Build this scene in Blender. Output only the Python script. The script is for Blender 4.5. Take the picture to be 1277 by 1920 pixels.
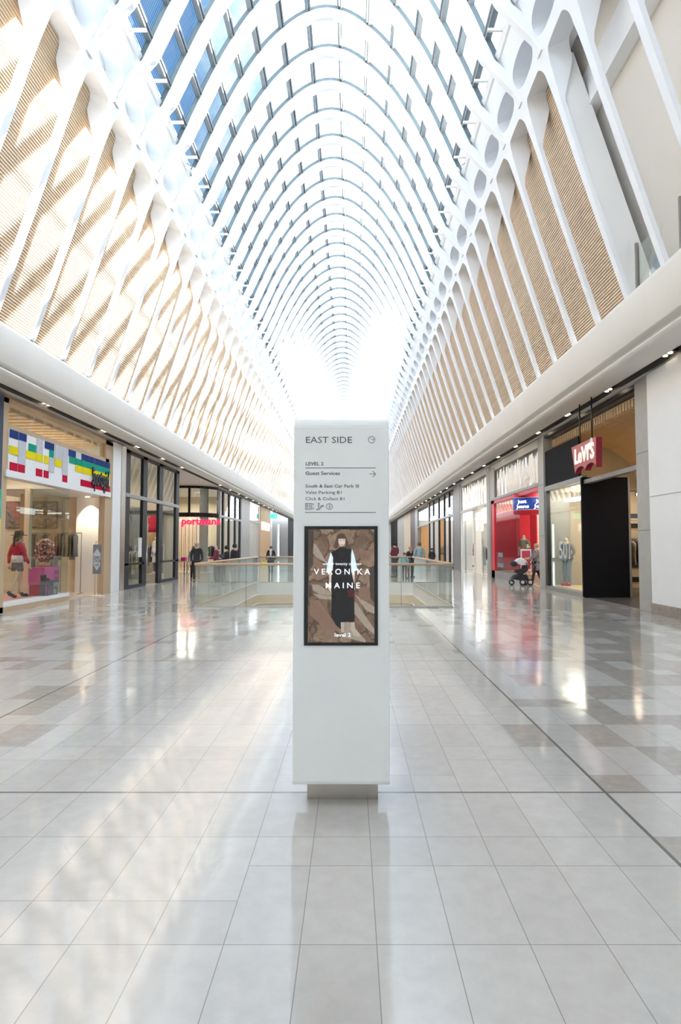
# shopping mall atrium: light, exposure and sky values
EXPOSURE = 1.25
SUN_E = 16.0
HZ_K, HZ_0 = 7.0, -4.35
SKY_BLUE = (.11, .22, .38)
SKY_WHITE = (3.3, 3.6, 3.95)
ROOM_K = .15
import bpy, bmesh, math, random
from mathutils import Vector, Matrix
random.seed(7)
PI = math.pi
for o in list(bpy.data.objects): bpy.data.objects.remove(o)
SC = bpy.context.scene
COL = SC.collection

# ---------------------------------------------------------------- camera
cam = bpy.data.cameras.new('camera')
camo = bpy.data.objects.new('camera', cam); COL.objects.link(camo)
camo.location = (0, 0, 1.57)
camo.rotation_euler = (math.radians(90) + math.atan(64 / 1165.0), 0, 0)
cam.sensor_width = 36; cam.lens = 36 * 1165 / 1920.0
cam.shift_x = -20.5 / 1920
cam.clip_end = 500
SC.camera = camo
SC.view_settings.view_transform = 'Standard'; SC.view_settings.look = 'None'
SC.view_settings.gamma = 1; SC.view_settings.use_curve_mapping = False
SC.view_settings.exposure = EXPOSURE
SC.cycles.transparent_max_bounces = 24
SC.cycles.max_bounces = 7; SC.cycles.diffuse_bounces = 4; SC.cycles.glossy_bounces = 4
SC.cycles.sample_clamp_indirect = 6
SC.cycles.caustics_reflective = False; SC.cycles.caustics_refractive = False

# ---------------------------------------------------------------- sky and sun
SUN = Vector((1.0, 1.05, 0.655)).normalized()
w = bpy.data.worlds.new('sky'); SC.world = w; w.use_nodes = True
nt = w.node_tree; nt.nodes.clear()
def N(nt, t, **k):
    n = nt.nodes.new(t)
    for a, b in k.items():
        if a == 'ins':
            for i, v in b.items(): n.inputs[i].default_value = v
        else: setattr(n, a, b)
    return n
def LK(nt, a, b): nt.links.new(a, b)
def MA(nt, op, a, b=None, c=None, clamp=False):
    n = nt.nodes.new('ShaderNodeMath'); n.operation = op; n.use_clamp = clamp
    for i, v in enumerate((a, b, c)):
        if v is None: continue
        if isinstance(v, (int, float)): n.inputs[i].default_value = v
        else: nt.links.new(v, n.inputs[i])
    return n.outputs[0]
def RAMP(nt, fac, stops, interp='LINEAR'):
    n = nt.nodes.new('ShaderNodeValToRGB'); n.color_ramp.interpolation = interp
    el = n.color_ramp.elements
    while len(el) < len(stops): el.new(0.5)
    for e, (p, c) in zip(el, stops):
        e.position = p; e.color = c if len(c) == 4 else (*c, 1)
    nt.links.new(fac, n.inputs[0]); return n.outputs[0]
def MIX(nt, fac, a, b, mode='MIX'):
    n = nt.nodes.new('ShaderNodeMix'); n.data_type = 'RGBA'; n.blend_type = mode
    for i, v in ((0, fac), (6, a), (7, b)):
        if isinstance(v, (int, float)): n.inputs[i].default_value = v
        elif isinstance(v, tuple): n.inputs[i].default_value = v if len(v) == 4 else (*v, 1)
        else: nt.links.new(v, n.inputs[i])
    return n.outputs[2]
tc = N(nt, 'ShaderNodeTexCoord'); nrm = N(nt, 'ShaderNodeVectorMath', operation='NORMALIZE')
LK(nt, tc.outputs['Generated'], nrm.inputs[0])
dot = N(nt, 'ShaderNodeVectorMath', operation='DOT_PRODUCT'); dot.inputs[1].default_value = SUN
LK(nt, nrm.outputs[0], dot.inputs[0])
sep = N(nt, 'ShaderNodeSeparateXYZ'); LK(nt, nrm.outputs[0], sep.inputs[0])
ns = N(nt, 'ShaderNodeTexNoise', ins={'Scale': 3.2, 'Detail': 7.0, 'Roughness': .58})
LK(nt, nrm.outputs[0], ns.inputs['Vector'])
# haze: brightens toward the sun side; clouds add to it
hz = MA(nt, 'ADD', MA(nt, 'MULTIPLY', dot.outputs['Value'], HZ_K), HZ_0)
cl = MA(nt, 'MULTIPLY', MA(nt, 'SUBTRACT', ns.outputs['Fac'], .5), 2.6)
fac = MA(nt, 'ADD', hz, cl, clamp=True)
horizon = MA(nt, 'POWER', MA(nt, 'SUBTRACT', 1.0, MA(nt, 'ABSOLUTE', sep.outputs[2])), 5.0, clamp=True)
rear_fill = MA(nt, 'MULTIPLY', MA(nt, 'ADD', MA(nt, 'MULTIPLY', sep.outputs[1], -3.0), .3, clamp=True), .30)  # added brightness in the unseen sky behind the camera, lights the pylon front
fac2 = MA(nt, 'ADD', MA(nt, 'ADD', fac, horizon), rear_fill, clamp=True)
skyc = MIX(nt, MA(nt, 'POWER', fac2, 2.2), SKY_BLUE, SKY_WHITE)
up = MA(nt, 'GREATER_THAN', sep.outputs[2], -0.01)
skyc = MIX(nt, up, (.35, .34, .32), skyc)
bg = N(nt, 'ShaderNodeBackground', ins={'Strength': 1.0}); LK(nt, skyc, bg.inputs[0])
out = N(nt, 'ShaderNodeOutputWorld'); LK(nt, bg.outputs[0], out.inputs[0])
sl = bpy.data.lights.new('sun', 'SUN'); sl.energy = SUN_E; sl.angle = math.radians(.6); sl.color = (1, .965, .91)
so = bpy.data.objects.new('sun', sl); COL.objects.link(so); so.location = (20, 30, 40)
so.rotation_euler = SUN.to_track_quat('Z', 'Y').to_euler()

# ---------------------------------------------------------------- helpers
class MB:
    def __init__(s): s.v = []; s.f = []; s.sm = []
    def add(s, vs, fs, sm=False):
        n = len(s.v); s.v += [tuple(p) for p in vs]
        for f in fs: s.f.append([i + n for i in f]); s.sm.append(sm)
        return s
    def box(s, x0, x1, y0, y1, z0, z1):
        if x0 > x1: x0, x1 = x1, x0
        if y0 > y1: y0, y1 = y1, y0
        vs = [(x, y, z) for z in (z0, z1) for y in (y0, y1) for x in (x0, x1)]
        return s.add(vs, [(0, 2, 3, 1), (4, 5, 7, 6), (0, 1, 5, 4), (2, 6, 7, 3), (0, 4, 6, 2), (1, 3, 7, 5)])
    def quad(s, *p): return s.add(p, [tuple(range(len(p)))])
    def tube(s, path, r, n=8, caps=True):
        path = [Vector(p) for p in path]; rs = r if isinstance(r, (list, tuple)) else [r] * len(path)
        vs = []; up0 = None
        for i, p in enumerate(path):
            d = (path[min(i + 1, len(path) - 1)] - path[max(i - 1, 0)]).normalized()
            a = Vector((0, 0, 1)) if abs(d.z) < .9 else Vector((0, 1, 0))
            u = d.cross(a).normalized() if up0 is None else (up0 - d * up0.dot(d)).normalized()
            up0 = u; v = d.cross(u)
            for k in range(n):
                t = 2 * PI * k / n; vs.append(p + (u * math.cos(t) + v * math.sin(t)) * rs[i])
        fs = [(i * n + k, i * n + (k + 1) % n, (i + 1) * n + (k + 1) % n, (i + 1) * n + k) for i in range(len(path) - 1) for k in range(n)]
        if caps: fs += [tuple(range(n))[::-1], tuple((len(path) - 1) * n + k for k in range(n))]
        return s.add(vs, fs, True)
    def lathe(s, c, prof, n=16, sx=1, sy=1, axis='z'):
        vs = []
        for (r, z) in prof:
            for k in range(n):
                t = 2 * PI * k / n; a, b = r * sx * math.cos(t), r * sy * math.sin(t)
                p = {'z': (a, b, z), 'x': (z, a, b), 'y': (a, z, b)}[axis]
                vs.append((c[0] + p[0], c[1] + p[1], c[2] + p[2]))
        m = len(prof)
        fs = [(i * n + k, i * n + (k + 1) % n, (i + 1) * n + (k + 1) % n, (i + 1) * n + k) for i in range(m - 1) for k in range(n)]
        fs += [tuple(range(n))[::-1], tuple((m - 1) * n + k for k in range(n))]
        return s.add(vs, fs, True)
    def ball(s, c, r, n=12, sx=1, sy=1, sz=1):
        return s.lathe(c, [(r * math.sin(PI * i / 8) + 1e-4, -r * sz * math.cos(PI * i / 8)) for i in range(9)], n, sx, sy)
    def prism(s, poly, a0, a1, axis='y'):
        # poly in the plane normal to axis: y -> (x,z), x -> (y,z), z -> (x,y)
        def P(p, a): return {'y': (p[0], a, p[1]), 'x': (a, p[0], p[1]), 'z': (p[0], p[1], a)}[axis]
        n = len(poly); vs = [P(p, a0) for p in poly] + [P(p, a1) for p in poly]
        fs = [tuple(range(n)), tuple(range(2 * n - 1, n - 1, -1))] + [(i, n + i, n + (i + 1) % n, (i + 1) % n) for i in range(n)]
        return s.add(vs, fs)
    def strip(s, poly, a0, a1, axis='y', sm=False):
        def P(p, a): return {'y': (p[0], a, p[1]), 'x': (a, p[0], p[1]), 'z': (p[0], p[1], a)}[axis]
        n = len(poly); vs = [P(p, a0) for p in poly] + [P(p, a1) for p in poly]
        return s.add(vs, [(i, i + 1, n + i + 1, n + i) for i in range(n - 1)], sm)
    def mesh(s, name, mat, off=(0, 0, 0), bevel=0, fixn=True):
        me = bpy.data.meshes.new(name)
        me.from_pydata([(a - off[0], b - off[1], c - off[2]) for a, b, c in s.v], [], s.f)
        me.polygons.foreach_set('use_smooth', s.sm)
        if fixn or bevel:
            bm = bmesh.new(); bm.from_mesh(me)
            if bevel:
                bmesh.ops.remove_doubles(bm, verts=bm.verts, dist=1e-5)
                es = [e for e in bm.edges if len(e.link_faces) == 2 and e.calc_face_angle(0) > .7]
                bmesh.ops.bevel(bm, geom=es, offset=bevel, segments=2, affect='EDGES', profile=.5)
            if fixn: bmesh.ops.recalc_face_normals(bm, faces=bm.faces)
            bm.to_mesh(me); bm.free()
        if mat: me.materials.append(mat)
        me.update(); return me
    def build(s, name, mat, parent=None, bevel=0, fixn=True):
        off = wloc(parent) if parent else (0, 0, 0)
        o = bpy.data.objects.new(name, s.mesh(name, mat, off, bevel, fixn)); COL.objects.link(o)
        if parent: o.parent = parent
        return o
def wloc(o):
    v = Vector((0, 0, 0))
    while o: v += o.location; o = o.parent
    return v
def tag(o, label=None, cat=None, group=None, kind=None):
    if label: o['label'] = label
    if cat: o['category'] = cat
    if group: o['group'] = group
    if kind: o['kind'] = kind
    return o
def thing(name, loc, label, cat, group=None):
    o = bpy.data.objects.new(name, None); COL.objects.link(o); o.location = loc; o.empty_display_size = .1
    return tag(o, label, cat, group)
def struct(name, mb, mat, **k): return tag(mb.build(name, mat, **k), kind='structure')
def copy_tree(o, parent=None):
    c = o.copy(); COL.objects.link(c); c.parent = parent
    for ch in [x for x in bpy.data.objects if x.parent == o]: copy_tree(ch, c)
    return c
def TEXT(name, body, h, loc, mat, parent=None, face='-y', align='LEFT', depth=.002, bold=0, sx=1, spacing=1, shear=0, width=None):
    cu = bpy.data.curves.new(name, 'FONT'); cu.body = body; cu.size = h / .73; cu.align_x = align
    cu.extrude = depth; cu.offset = bold; cu.space_character = spacing; cu.shear = shear; cu.resolution_u = 2
    o = bpy.data.objects.new(name, cu); COL.objects.link(o)
    dg = bpy.context.evaluated_depsgraph_get(); me = bpy.data.meshes.new_from_object(o.evaluated_get(dg))
    bpy.data.objects.remove(o); bpy.data.curves.remove(cu)
    if width:
        xs = [v.co.x for v in me.vertices]; sx = width / (max(xs) - min(xs))
    ex = {'-y': (Vector((1, 0, 0)), Vector((0, -1, 0))), '+y': (Vector((-1, 0, 0)), Vector((0, 1, 0))),
          '-x': (Vector((0, -1, 0)), Vector((-1, 0, 0))), '+x': (Vector((0, 1, 0)), Vector((1, 0, 0)))}[face] if isinstance(face, str) else face
    off = wloc(parent) if parent else Vector((0, 0, 0))
    for v in me.vertices:
        v.co = ex[0] * v.co.x * sx + Vector((0, 0, 1)) * v.co.y + ex[1] * v.co.z + Vector(loc) - off
    me.materials.clear(); me.materials.append(mat); me.name = name
    o = bpy.data.objects.new(name, me); COL.objects.link(o)
    if parent: o.parent = parent
    return o
ORD = ['nearest', 'second', 'third', 'fourth', 'fifth', 'sixth', 'seventh', 'eighth', 'ninth', 'tenth', 'eleventh', 'twelfth', 'thirteenth', 'fourteenth', 'fifteenth', 'sixteenth', 'seventeenth', 'eighteenth', 'nineteenth', 'twentieth'] + ['far'] * 60
def area(name, loc, sx, sy, energy, col=(1, .85, .68), rot=(0, 0, 0)):
    l = bpy.data.lights.new(name, 'AREA'); l.shape = 'RECTANGLE'; l.size = sx; l.size_y = sy; l.energy = energy; l.color = col
    o = bpy.data.objects.new(name, l); COL.objects.link(o); o.location = loc; o.rotation_euler = rot; return o

# ---------------------------------------------------------------- materials
def mat(name, col, rough=.5, metal=0, var=.06, scale=4.0, emis=0, ecol=None, bump=0, spec=None):
    m = bpy.data.materials.new(name); m.use_nodes = True; t = m.node_tree; b = t.nodes['Principled BSDF']
    tcn = N(t, 'ShaderNodeTexCoord'); nz = N(t, 'ShaderNodeTexNoise', ins={'Scale': scale, 'Detail': 4.0})
    LK(t, tcn.outputs['Object'], nz.inputs['Vector'])
    lo = tuple(max(0, c * (1 - var)) for c in col); hi = tuple(min(1, c * (1 + var)) for c in col)
    LK(t, RAMP(t, nz.outputs['Fac'], [(.3, lo), (.7, hi)]), b.inputs['Base Color'])
    b.inputs['Roughness'].default_value = rough; b.inputs['Metallic'].default_value = metal
    if spec is not None: b.inputs['Specular IOR Level'].default_value = spec
    if emis:
        b.inputs['Emission Color'].default_value = (*(ecol or col), 1); b.inputs['Emission Strength'].default_value = emis
    if bump:
        bp = N(t, 'ShaderNodeBump', ins={'Strength': bump, 'Distance': .02}); LK(t, nz.outputs['Fac'], bp.inputs['Height'])
        LK(t, bp.outputs[0], b.inputs['Normal'])
    return m
def woodmat(name, c1, c2, along='y', rough=.5, seg=2.4, grain=30):
    m = bpy.data.materials.new(name); m.use_nodes = True; t = m.node_tree; b = t.nodes['Principled BSDF']
    tcn = N(t, 'ShaderNodeTexCoord'); mp = N(t, 'ShaderNodeMapping')
    sc = {'y': (grain, .8, grain), 'x': (.8, grain, grain), 'z': (grain, grain, .8)}[along]
    mp.inputs['Scale'].default_value = sc; LK(t, tcn.outputs['Object'], mp.inputs[0])
    nz = N(t, 'ShaderNodeTexNoise', ins={'Scale': 1.0, 'Detail': 5.0}); LK(t, mp.outputs[0], nz.inputs['Vector'])
    LK(t, RAMP(t, nz.outputs['Fac'], [(.3, c1), (.7, c2)]), b.inputs['Base Color'])
    b.inputs['Roughness'].default_value = rough; return m
def glassmat(name, tint=(.93, .97, .96), gloss=1.0, bump=0.0, base=.0, rough=.0):
    m = bpy.data.materials.new(name); m.use_nodes = True; t = m.node_tree; t.nodes.clear()
    tr = N(t, 'ShaderNodeBsdfTransparent'); tr.inputs[0].default_value = (*tint, 1)
    gl = N(t, 'ShaderNodeBsdfGlossy'); gl.inputs['Roughness'].default_value = rough
    lw = N(t, 'ShaderNodeLayerWeight', ins={'Blend': .5}); fr5 = MA(t, 'POWER', lw.outputs['Facing'], 5.0)
    frn = MA(t, 'ADD', MA(t, 'MULTIPLY', fr5, .94), .04)
    if bump:
        tcn = N(t, 'ShaderNodeTexCoord'); nz = N(t, 'ShaderNodeTexNoise', ins={'Scale': 1.0, 'Detail': 1.0}); mpp = N(t, 'ShaderNodeMapping'); mpp.inputs['Scale'].default_value = (1, 2.2, .8)
        LK(t, tcn.outputs['Object'], mpp.inputs[0]); LK(t, mpp.outputs[0], nz.inputs['Vector'])
        bp = N(t, 'ShaderNodeBump', ins={'Strength': bump, 'Distance': .1}); LK(t, nz.outputs['Fac'], bp.inputs['Height'])
        LK(t, bp.outputs[0], gl.inputs['Normal'])
    f = MA(t, 'ADD', MA(t, 'MULTIPLY', frn, gloss), base, clamp=True)
    mx = N(t, 'ShaderNodeMixShader'); LK(t, f, mx.inputs[0]); LK(t, tr.outputs[0], mx.inputs[1]); LK(t, gl.outputs[0], mx.inputs[2])
    o = N(t, 'ShaderNodeOutputMaterial'); LK(t, mx.outputs[0], o.inputs[0]); return m
def emit(name, col, s): return mat(name, col, .5, emis=s, ecol=col, var=.02)

M = {}
M['white'] = mat('white paint', (.86, .865, .87), .45, var=.015, scale=1.5)
M['rib'] = mat('white rib paint', (.85, .88, .92), .4, var=.01)
M['cream'] = mat('warm white plaster', (.80, .765, .71), .6, var=.02, scale=.6)
M['teal'] = mat('grey green glazing bar', (.20, .245, .25), .4, var=.1)
M['purlin'] = mat('grey glazing purlin', (.22, .235, .235), .4, var=.1)
M['dark'] = mat('dark bronze recess', (.10, .09, .08), .6)
M['channel'] = mat('grey brown channel', (.13, .115, .10), .6)
M['black'] = mat('black powder coat', (.022, .023, .027), .35)
M['mull'] = mat('charcoal mullion', (.020, .020, .024), .45, spec=.2)
M['blackboard'] = mat('matt black panel', (.008, .008, .011), .7, spec=.12)
M['steel'] = mat('brushed steel', (.62, .61, .59), .28, metal=1)
M['greypanel'] = mat('grey stone panel', (.42, .41, .385), .45, var=.05)
M['mgrey'] = mat('mid grey metal', (.28, .27, .26), .4)
M['plinthsteel'] = mat('plinth steel', (.60, .56, .52), .25, metal=.9)
M['beige'] = mat('beige wall', (.78, .67, .52), .6, var=.03)
M['tan'] = woodmat('tan timber frame', (.50, .36, .22), (.58, .43, .28), 'z')
M['timber'] = woodmat('light timber slats', (.70, .50, .28), (.80, .60, .36), 'x')
M['batten'] = woodmat('light timber batten', (.72, .555, .395), (.83, .67, .50), 'y')
M['battenback'] = woodmat('screen backing', (.54, .40, .28), (.62, .47, .34), 'y')
M['rail'] = woodmat('timber handrail', (.60, .42, .28), (.70, .52, .36), 'x')
M['orange'] = woodmat('orange timber', (.62, .36, .16), (.70, .42, .20), 'z')
M['pink'] = mat('pink', (.75, .12, .35), .5)
M['stone'] = mat('brown stone skirting', (.33, .28, .24), .5, var=.2, scale=12)
M['glass'] = glassmat('shop glass')
M['gglass'] = glassmat('balustrade glass', (.955, .985, .975), 1.2, base=.03)
M['wglass'] = glassmat('wavy glass', (.85, .85, .83), 1.0, bump=.35, base=.22)
M['skin'] = mat('skin', (.62, .40, .30), .5)
M['mann'] = mat('mannequin skin', (.78, .62, .42), .4)
M['mannw'] = mat('pale mannequin', (.80, .76, .66), .4)
M['wfloor'] = mat('dark shop floor', (.10, .095, .095), .25)
M['red'] = mat('red lacquer', (.70, .02, .045), .4, var=.03)
M['lamp'] = emit('warm lamp', (1, .82, .58), 5)
M['lampw'] = emit('white lamp', (.95, .97, 1), 3)
for nm, c in dict(cblack=(.03, .03, .035), cgrey=(.22, .22, .23), cnavy=(.06, .08, .13), cred=(.60, .03, .07), cwhite=(.78, .77, .75),
                  cdenim=(.22, .30, .38), cblue=(.30, .42, .48), cbeige=(.62, .50, .36), colive=(.20, .19, .13), cmaroon=(.20, .04, .07), cmag=(.62, .03, .22),
                  ctan=(.55, .36, .20), cgreen=(.05, .5, .33), cyellow=(.85, .75, .02), cpurple=(.18, .10, .24), clilac=(.55, .5, .65), ccyan=(.25, .55, .62),
                  csilver=(.60, .63, .68), hbrown=(.16, .10, .06), hgrey=(.45, .43, .40), hblond=(.45, .30, .16), hblack=(.03, .025, .02)).items():
    M[nm] = mat(nm[1:] + ' cloth', c, .8, var=.15, scale=14, bump=.3)

# polished stone tile floor
def floormat():
    m = bpy.data.materials.new('polished stone tiles'); m.use_nodes = True; t = m.node_tree; b = t.nodes['Principled BSDF']
    g = N(t, 'ShaderNodeNewGeometry'); s = N(t, 'ShaderNodeSeparateXYZ'); LK(t, g.outputs['Position'], s.inputs[0])
    X, Y = s.outputs[0], s.outputs[1]
    u = MA(t, 'DIVIDE', MA(t, 'SUBTRACT', X, .10 - 300 * .3025), .3025); col = MA(t, 'FLOOR', u); fu = MA(t, 'SUBTRACT', u, col)
    v = MA(t, 'DIVIDE', MA(t, 'SUBTRACT', Y, 3.45 - 1.515 * 50), 1.515); row = MA(t, 'FLOOR', v); fv = MA(t, 'SUBTRACT', v, row)
    wn = N(t, 'ShaderNodeTexWhiteNoise', noise_dimensions='2D'); cv = N(t, 'ShaderNodeCombineXYZ')
    LK(t, MA(t, 'FLOOR', MA(t, 'DIVIDE', col, 2.0)), cv.inputs[0]); LK(t, row, cv.inputs[1]); LK(t, cv.outputs[0], wn.inputs['Vector'])
    split = MA(t, 'ADD', .6, MA(t, 'MULTIPLY', MA(t, 'GREATER_THAN', wn.outputs['Value'], .5), .2))
    # joints across: fv = 0, .4, split
    def near(x, c, w): return MA(t, 'LESS_THAN', MA(t, 'ABSOLUTE', MA(t, 'SUBTRACT', x, c)), w)
    hw = .0014
    j = MA(t, 'MAXIMUM', near(fv, 0.0, hw), near(fv, 1.0, hw)); j = MA(t, 'MAXIMUM', j, near(fv, .4, hw)); j = MA(t, 'MAXIMUM', j, near(fv, split, hw))
    hx = .0062
    j = MA(t, 'MAXIMUM', j, MA(t, 'MAXIMUM', near(fu, 0.0, hx), near(fu, 1.0, hx)))
    part = MA(t, 'ADD', MA(t, 'GREATER_THAN', fv, .4), MA(t, 'GREATER_THAN', fv, split))
    wn2 = N(t, 'ShaderNodeTexWhiteNoise', noise_dimensions='2D'); c2 = N(t, 'ShaderNodeCombineXYZ')
    LK(t, col, c2.inputs[0]); LK(t, MA(t, 'ADD', MA(t, 'MULTIPLY', row, 3.0), part), c2.inputs[1]); LK(t, c2.outputs[0], wn2.inputs['Vector'])
    r = wn2.outputs['Value']
    # share of grey tiles grows toward the shops
    dr = MA(t, 'MULTIPLY', MA(t, 'SUBTRACT', X, 1.0), .2); dl = MA(t, 'MULTIPLY', MA(t, 'SUBTRACT', MA(t, 'MULTIPLY', X, -1.0), 2.4), .16)
    pr = MA(t, 'MAXIMUM', MA(t, 'MAXIMUM', dr, dl), .0); pr = MA(t, 'MINIMUM', pr, .8)
    pr = MA(t, 'MAXIMUM', pr, MA(t, 'MULTIPLY', MA(t, 'GREATER_THAN', Y, 10.0), .14))
    pr = MA(t, 'MULTIPLY', pr, MA(t, 'GREATER_THAN', Y, 3.2))
    isd = MA(t, 'LESS_THAN', r, pr)
    nz = N(t, 'ShaderNodeTexNoise', ins={'Scale': 9.0, 'Detail': 8.0, 'Roughness': .65}); LK(t, g.outputs['Position'], nz.inputs['Vector'])
    vz = N(t, 'ShaderNodeTexNoise', ins={'Scale': 60.0, 'Detail': 3.0}); LK(t, g.outputs['Position'], vz.inputs['Vector'])
    lite = RAMP(t, nz.outputs['Fac'], [(.3, (.535, .525, .505)), (.7, (.61, .60, .58))])
    drk = RAMP(t, nz.outputs['Fac'], [(.3, (.39, .365, .335)), (.7, (.51, .48, .445))])
    spk = MA(t, 'MULTIPLY', MA(t, 'GREATER_THAN', vz.outputs['Fac'], .70), .35)
    drk = MIX(t, spk, drk, (.18, .16, .14))
    wn3 = MA(t, 'ADD', .94, MA(t, 'MULTIPLY', MA(t, 'FRACT', MA(t, 'MULTIPLY', r, 37.0)), .10))
    c = MIX(t, isd, lite, drk)
    cc = N(t, 'ShaderNodeVectorMath', operation='SCALE'); LK(t, c, cc.inputs[0]); LK(t, wn3, cc.inputs['Scale'])
    c = MIX(t, j, cc.outputs[0], (.30, .285, .27))
    # expansion joints
    e = near(X, 1.622, .011); e = MA(t, 'MAXIMUM', e, near(X, -3.22, .011)); e = MA(t, 'MAXIMUM', e, near(Y, 4.06, .011)); e = MA(t, 'MAXIMUM', e, near(Y, 8.62, .011))
    e = MA(t, 'MAXIMUM', e, near(Y, 13.2, .011))
    c = MIX(t, e, c, (.19, .185, .18))
    LK(t, c, b.inputs['Base Color'])
    b.inputs['Roughness'].default_value = .09; b.inputs['Specular IOR Level'].default_value = .62
    wv = N(t, 'ShaderNodeTexNoise', ins={'Scale': 1.3, 'Detail': 2.0}); LK(t, g.outputs['Position'], wv.inputs['Vector'])
    tl = MA(t, 'ADD', MA(t, 'MULTIPLY', r, .0), wv.outputs['Fac'])
    bp = N(t, 'ShaderNodeBump', ins={'Strength': .10, 'Distance': .05}); LK(t, tl, bp.inputs['Height']); LK(t, bp.outputs[0], b.inputs['Normal'])
    return m
M['floor'] = floormat()

# ---------------------------------------------------------------- hall geometry
XL, XR = -8.2, 7.15          # shop front planes
X0 = -.8                     # axis of the vault
Y0, Y1 = -10.0, 112.0
MOD = 1.575; YF = 13.0       # fin spacing, reference fin
HP = [(6.79, 6.44), (6.65, 6.9), (5.72, 9.81), (5.06, 12.02), (4.4, 13.43)]
def half(z):
    for (a, b), (a2, b2) in zip(HP, HP[1:]):
        if z <= b2: return a + (a2 - a) * (z - b) / (b2 - b)
    return HP[-1][0]
ARC = [(4.4, 13.43), (4.17, 13.95), (3.75, 14.9), (3.3, 15.85), (2.8, 16.75), (2.2, 17.65), (1.5, 18.4), (.75, 18.93), (0, 19.12)]
def arc_pts():
    P = [Vector((-a, z)) for a, z in ARC[:-1]] + [Vector((0, ARC[-1][1]))] + [Vector((a, z)) for a, z in ARC[:-1][::-1]]
    out = []
    for i in range(len(P) - 1):
        p0, p1, p2, p3 = P[max(i - 1, 0)], P[i], P[i + 1], P[min(i + 2, len(P) - 1)]
        for k in range(3):
            t = k / 3
            out.append(.5 * ((2 * p1) + (p2 - p0) * t + (2 * p0 - 5 * p1 + 4 * p2 - p3) * t * t + (3 * p1 - p0 - 3 * p2 + p3) * t ** 3))
    out.append(P[-1]); return out
AP = arc_pts()
AN = []
for i in range(len(AP)):
    d = (AP[min(i + 1, len(AP) - 1)] - AP[max(i - 1, 0)]).normalized(); AN.append(Vector((-d.y, d.x)))
K0, K1 = -14, 62
def sweep_arc(mb, a, b, w, sm=True):
    vs = []; P_, N_ = list(AP), list(AN)
    if a < -.3:      # the white ribs run on down the wall head
        nl, nr = Vector((-.91, .41)), Vector((.91, .41))
        P_ = [Vector((-4.93, 12.3)), Vector((-4.79, 12.6)), Vector((-4.60, 13.0))] + P_ + [Vector((4.60, 13.0)), Vector((4.79, 12.6)), Vector((4.93, 12.3))]
        N_ = [nl] * 3 + N_ + [nr] * 3
    for ii, (p, n) in enumerate(zip(P_, N_)):
        e_ = min(ii, len(P_) - 1 - ii)
        a2 = [-.01, -.07, -.22, -.35, -.40][e_] if a < -.3 and e_ < 5 else a
        b2 = .08 if a < -.3 and e_ < 3 else b
        for o_, yy in ((a2, -w / 2), (a2, w / 2), (b2, w / 2), (b2, -w / 2)):
            q = p + n * o_; vs.append((q.x, yy, q.y))
    m = len(P_); fs = []
    for i in range(m - 1):
        for k in range(4): fs.append((i * 4 + k, i * 4 + (k + 1) % 4, (i + 1) * 4 + (k + 1) % 4, (i + 1) * 4 + k))
    fs += [(0, 1, 2, 3), (m * 4 - 1, m * 4 - 2, m * 4 - 3, m * 4 - 4)]
    return mb.add(vs, fs)

ceil = thing('ceiling', (X0, 0, 0), None, None); ceil['kind'] = 'structure'
ribm = sweep_arc(MB(), -.42, -.11, .20).mesh('arch_rib', M['rib'], bevel=.03)
barm = sweep_arc(MB(), -.11, .04, .075).mesh('glazing_bar', M['teal'])
for k in range(K0, K1):
    for nm, me in (('arch_rib', ribm), ('glazing_bar', barm)):
        o = bpy.data.objects.new(nm, me); COL.objects.link(o); o.parent = ceil; o.location = (0, YF + k * MOD, 0)
for off in (-4.17, -3.75, -3.3, -2.8, -2.24, -1.5, -.63, .44, 1.39, 2.17, 2.8, 3.3, 3.75, 4.15):
    i = min(range(len(AP)), key=lambda j: abs(AP[j].x - off))
    j = i + 1 if (AP[i].x < off and i + 1 < len(AP)) else i - 1
    t = (off - AP[i].x) / (AP[j].x - AP[i].x); p = AP[i].lerp(AP[j], t); n = AN[i].lerp(AN[j], t).normalized(); tg = Vector((n.y, -n.x))
    mb = MB()
    for tt in (-.05, .05):
        q = [p + tg * (tt + a) + n * b for a, b in ((-.022, -.13), (.022, -.13), (.022, .04), (-.022, .04))]
        mb.prism([(X0 + v.x, v.y) for v in q], Y0, Y1)
    mb.build('purlin', M['purlin'], ceil)
# small clamps where every purlin meets an arch
gm = bpy.data.materials.new('skylight glass'); gm.use_nodes = True; t = gm.node_tree; t.nodes.clear()
tr = N(t, 'ShaderNodeBsdfTransparent'); gl = N(t, 'ShaderNodeBsdfGlossy'); gl.inputs['Roughness'].default_value = .02
g = N(t, 'ShaderNodeNewGeometry'); s = N(t, 'ShaderNodeSeparateXYZ'); LK(t, g.outputs['Position'], s.inputs[0])
fz = MA(t, 'FRACT', MA(t, 'DIVIDE', s.outputs[2], .055)); st = MA(t, 'GREATER_THAN', fz, .55)
low = MA(t, 'LESS_THAN', s.outputs[2], 15.9)
tint = MIX(t, MA(t, 'MULTIPLY', st, low), (.90, .95, .98), (.30, .37, .47)); LK(t, tint, tr.inputs[0])
mx = N(t, 'ShaderNodeMixShader', ins={0: .05}); LK(t, tr.outputs[0], mx.inputs[1]); LK(t, gl.outputs[0], mx.inputs[2])
o_ = N(t, 'ShaderNodeOutputMaterial'); LK(t, mx.outputs[0], o_.inputs[0])
mb = MB(); mb.strip([(X0 + p.x + n.x * .02, p.y + n.y * .02) for p, n in zip(AP, AN)], Y0, Y1, sm=True)
mb.build('glazing', gm, ceil, fixn=False)

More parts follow.
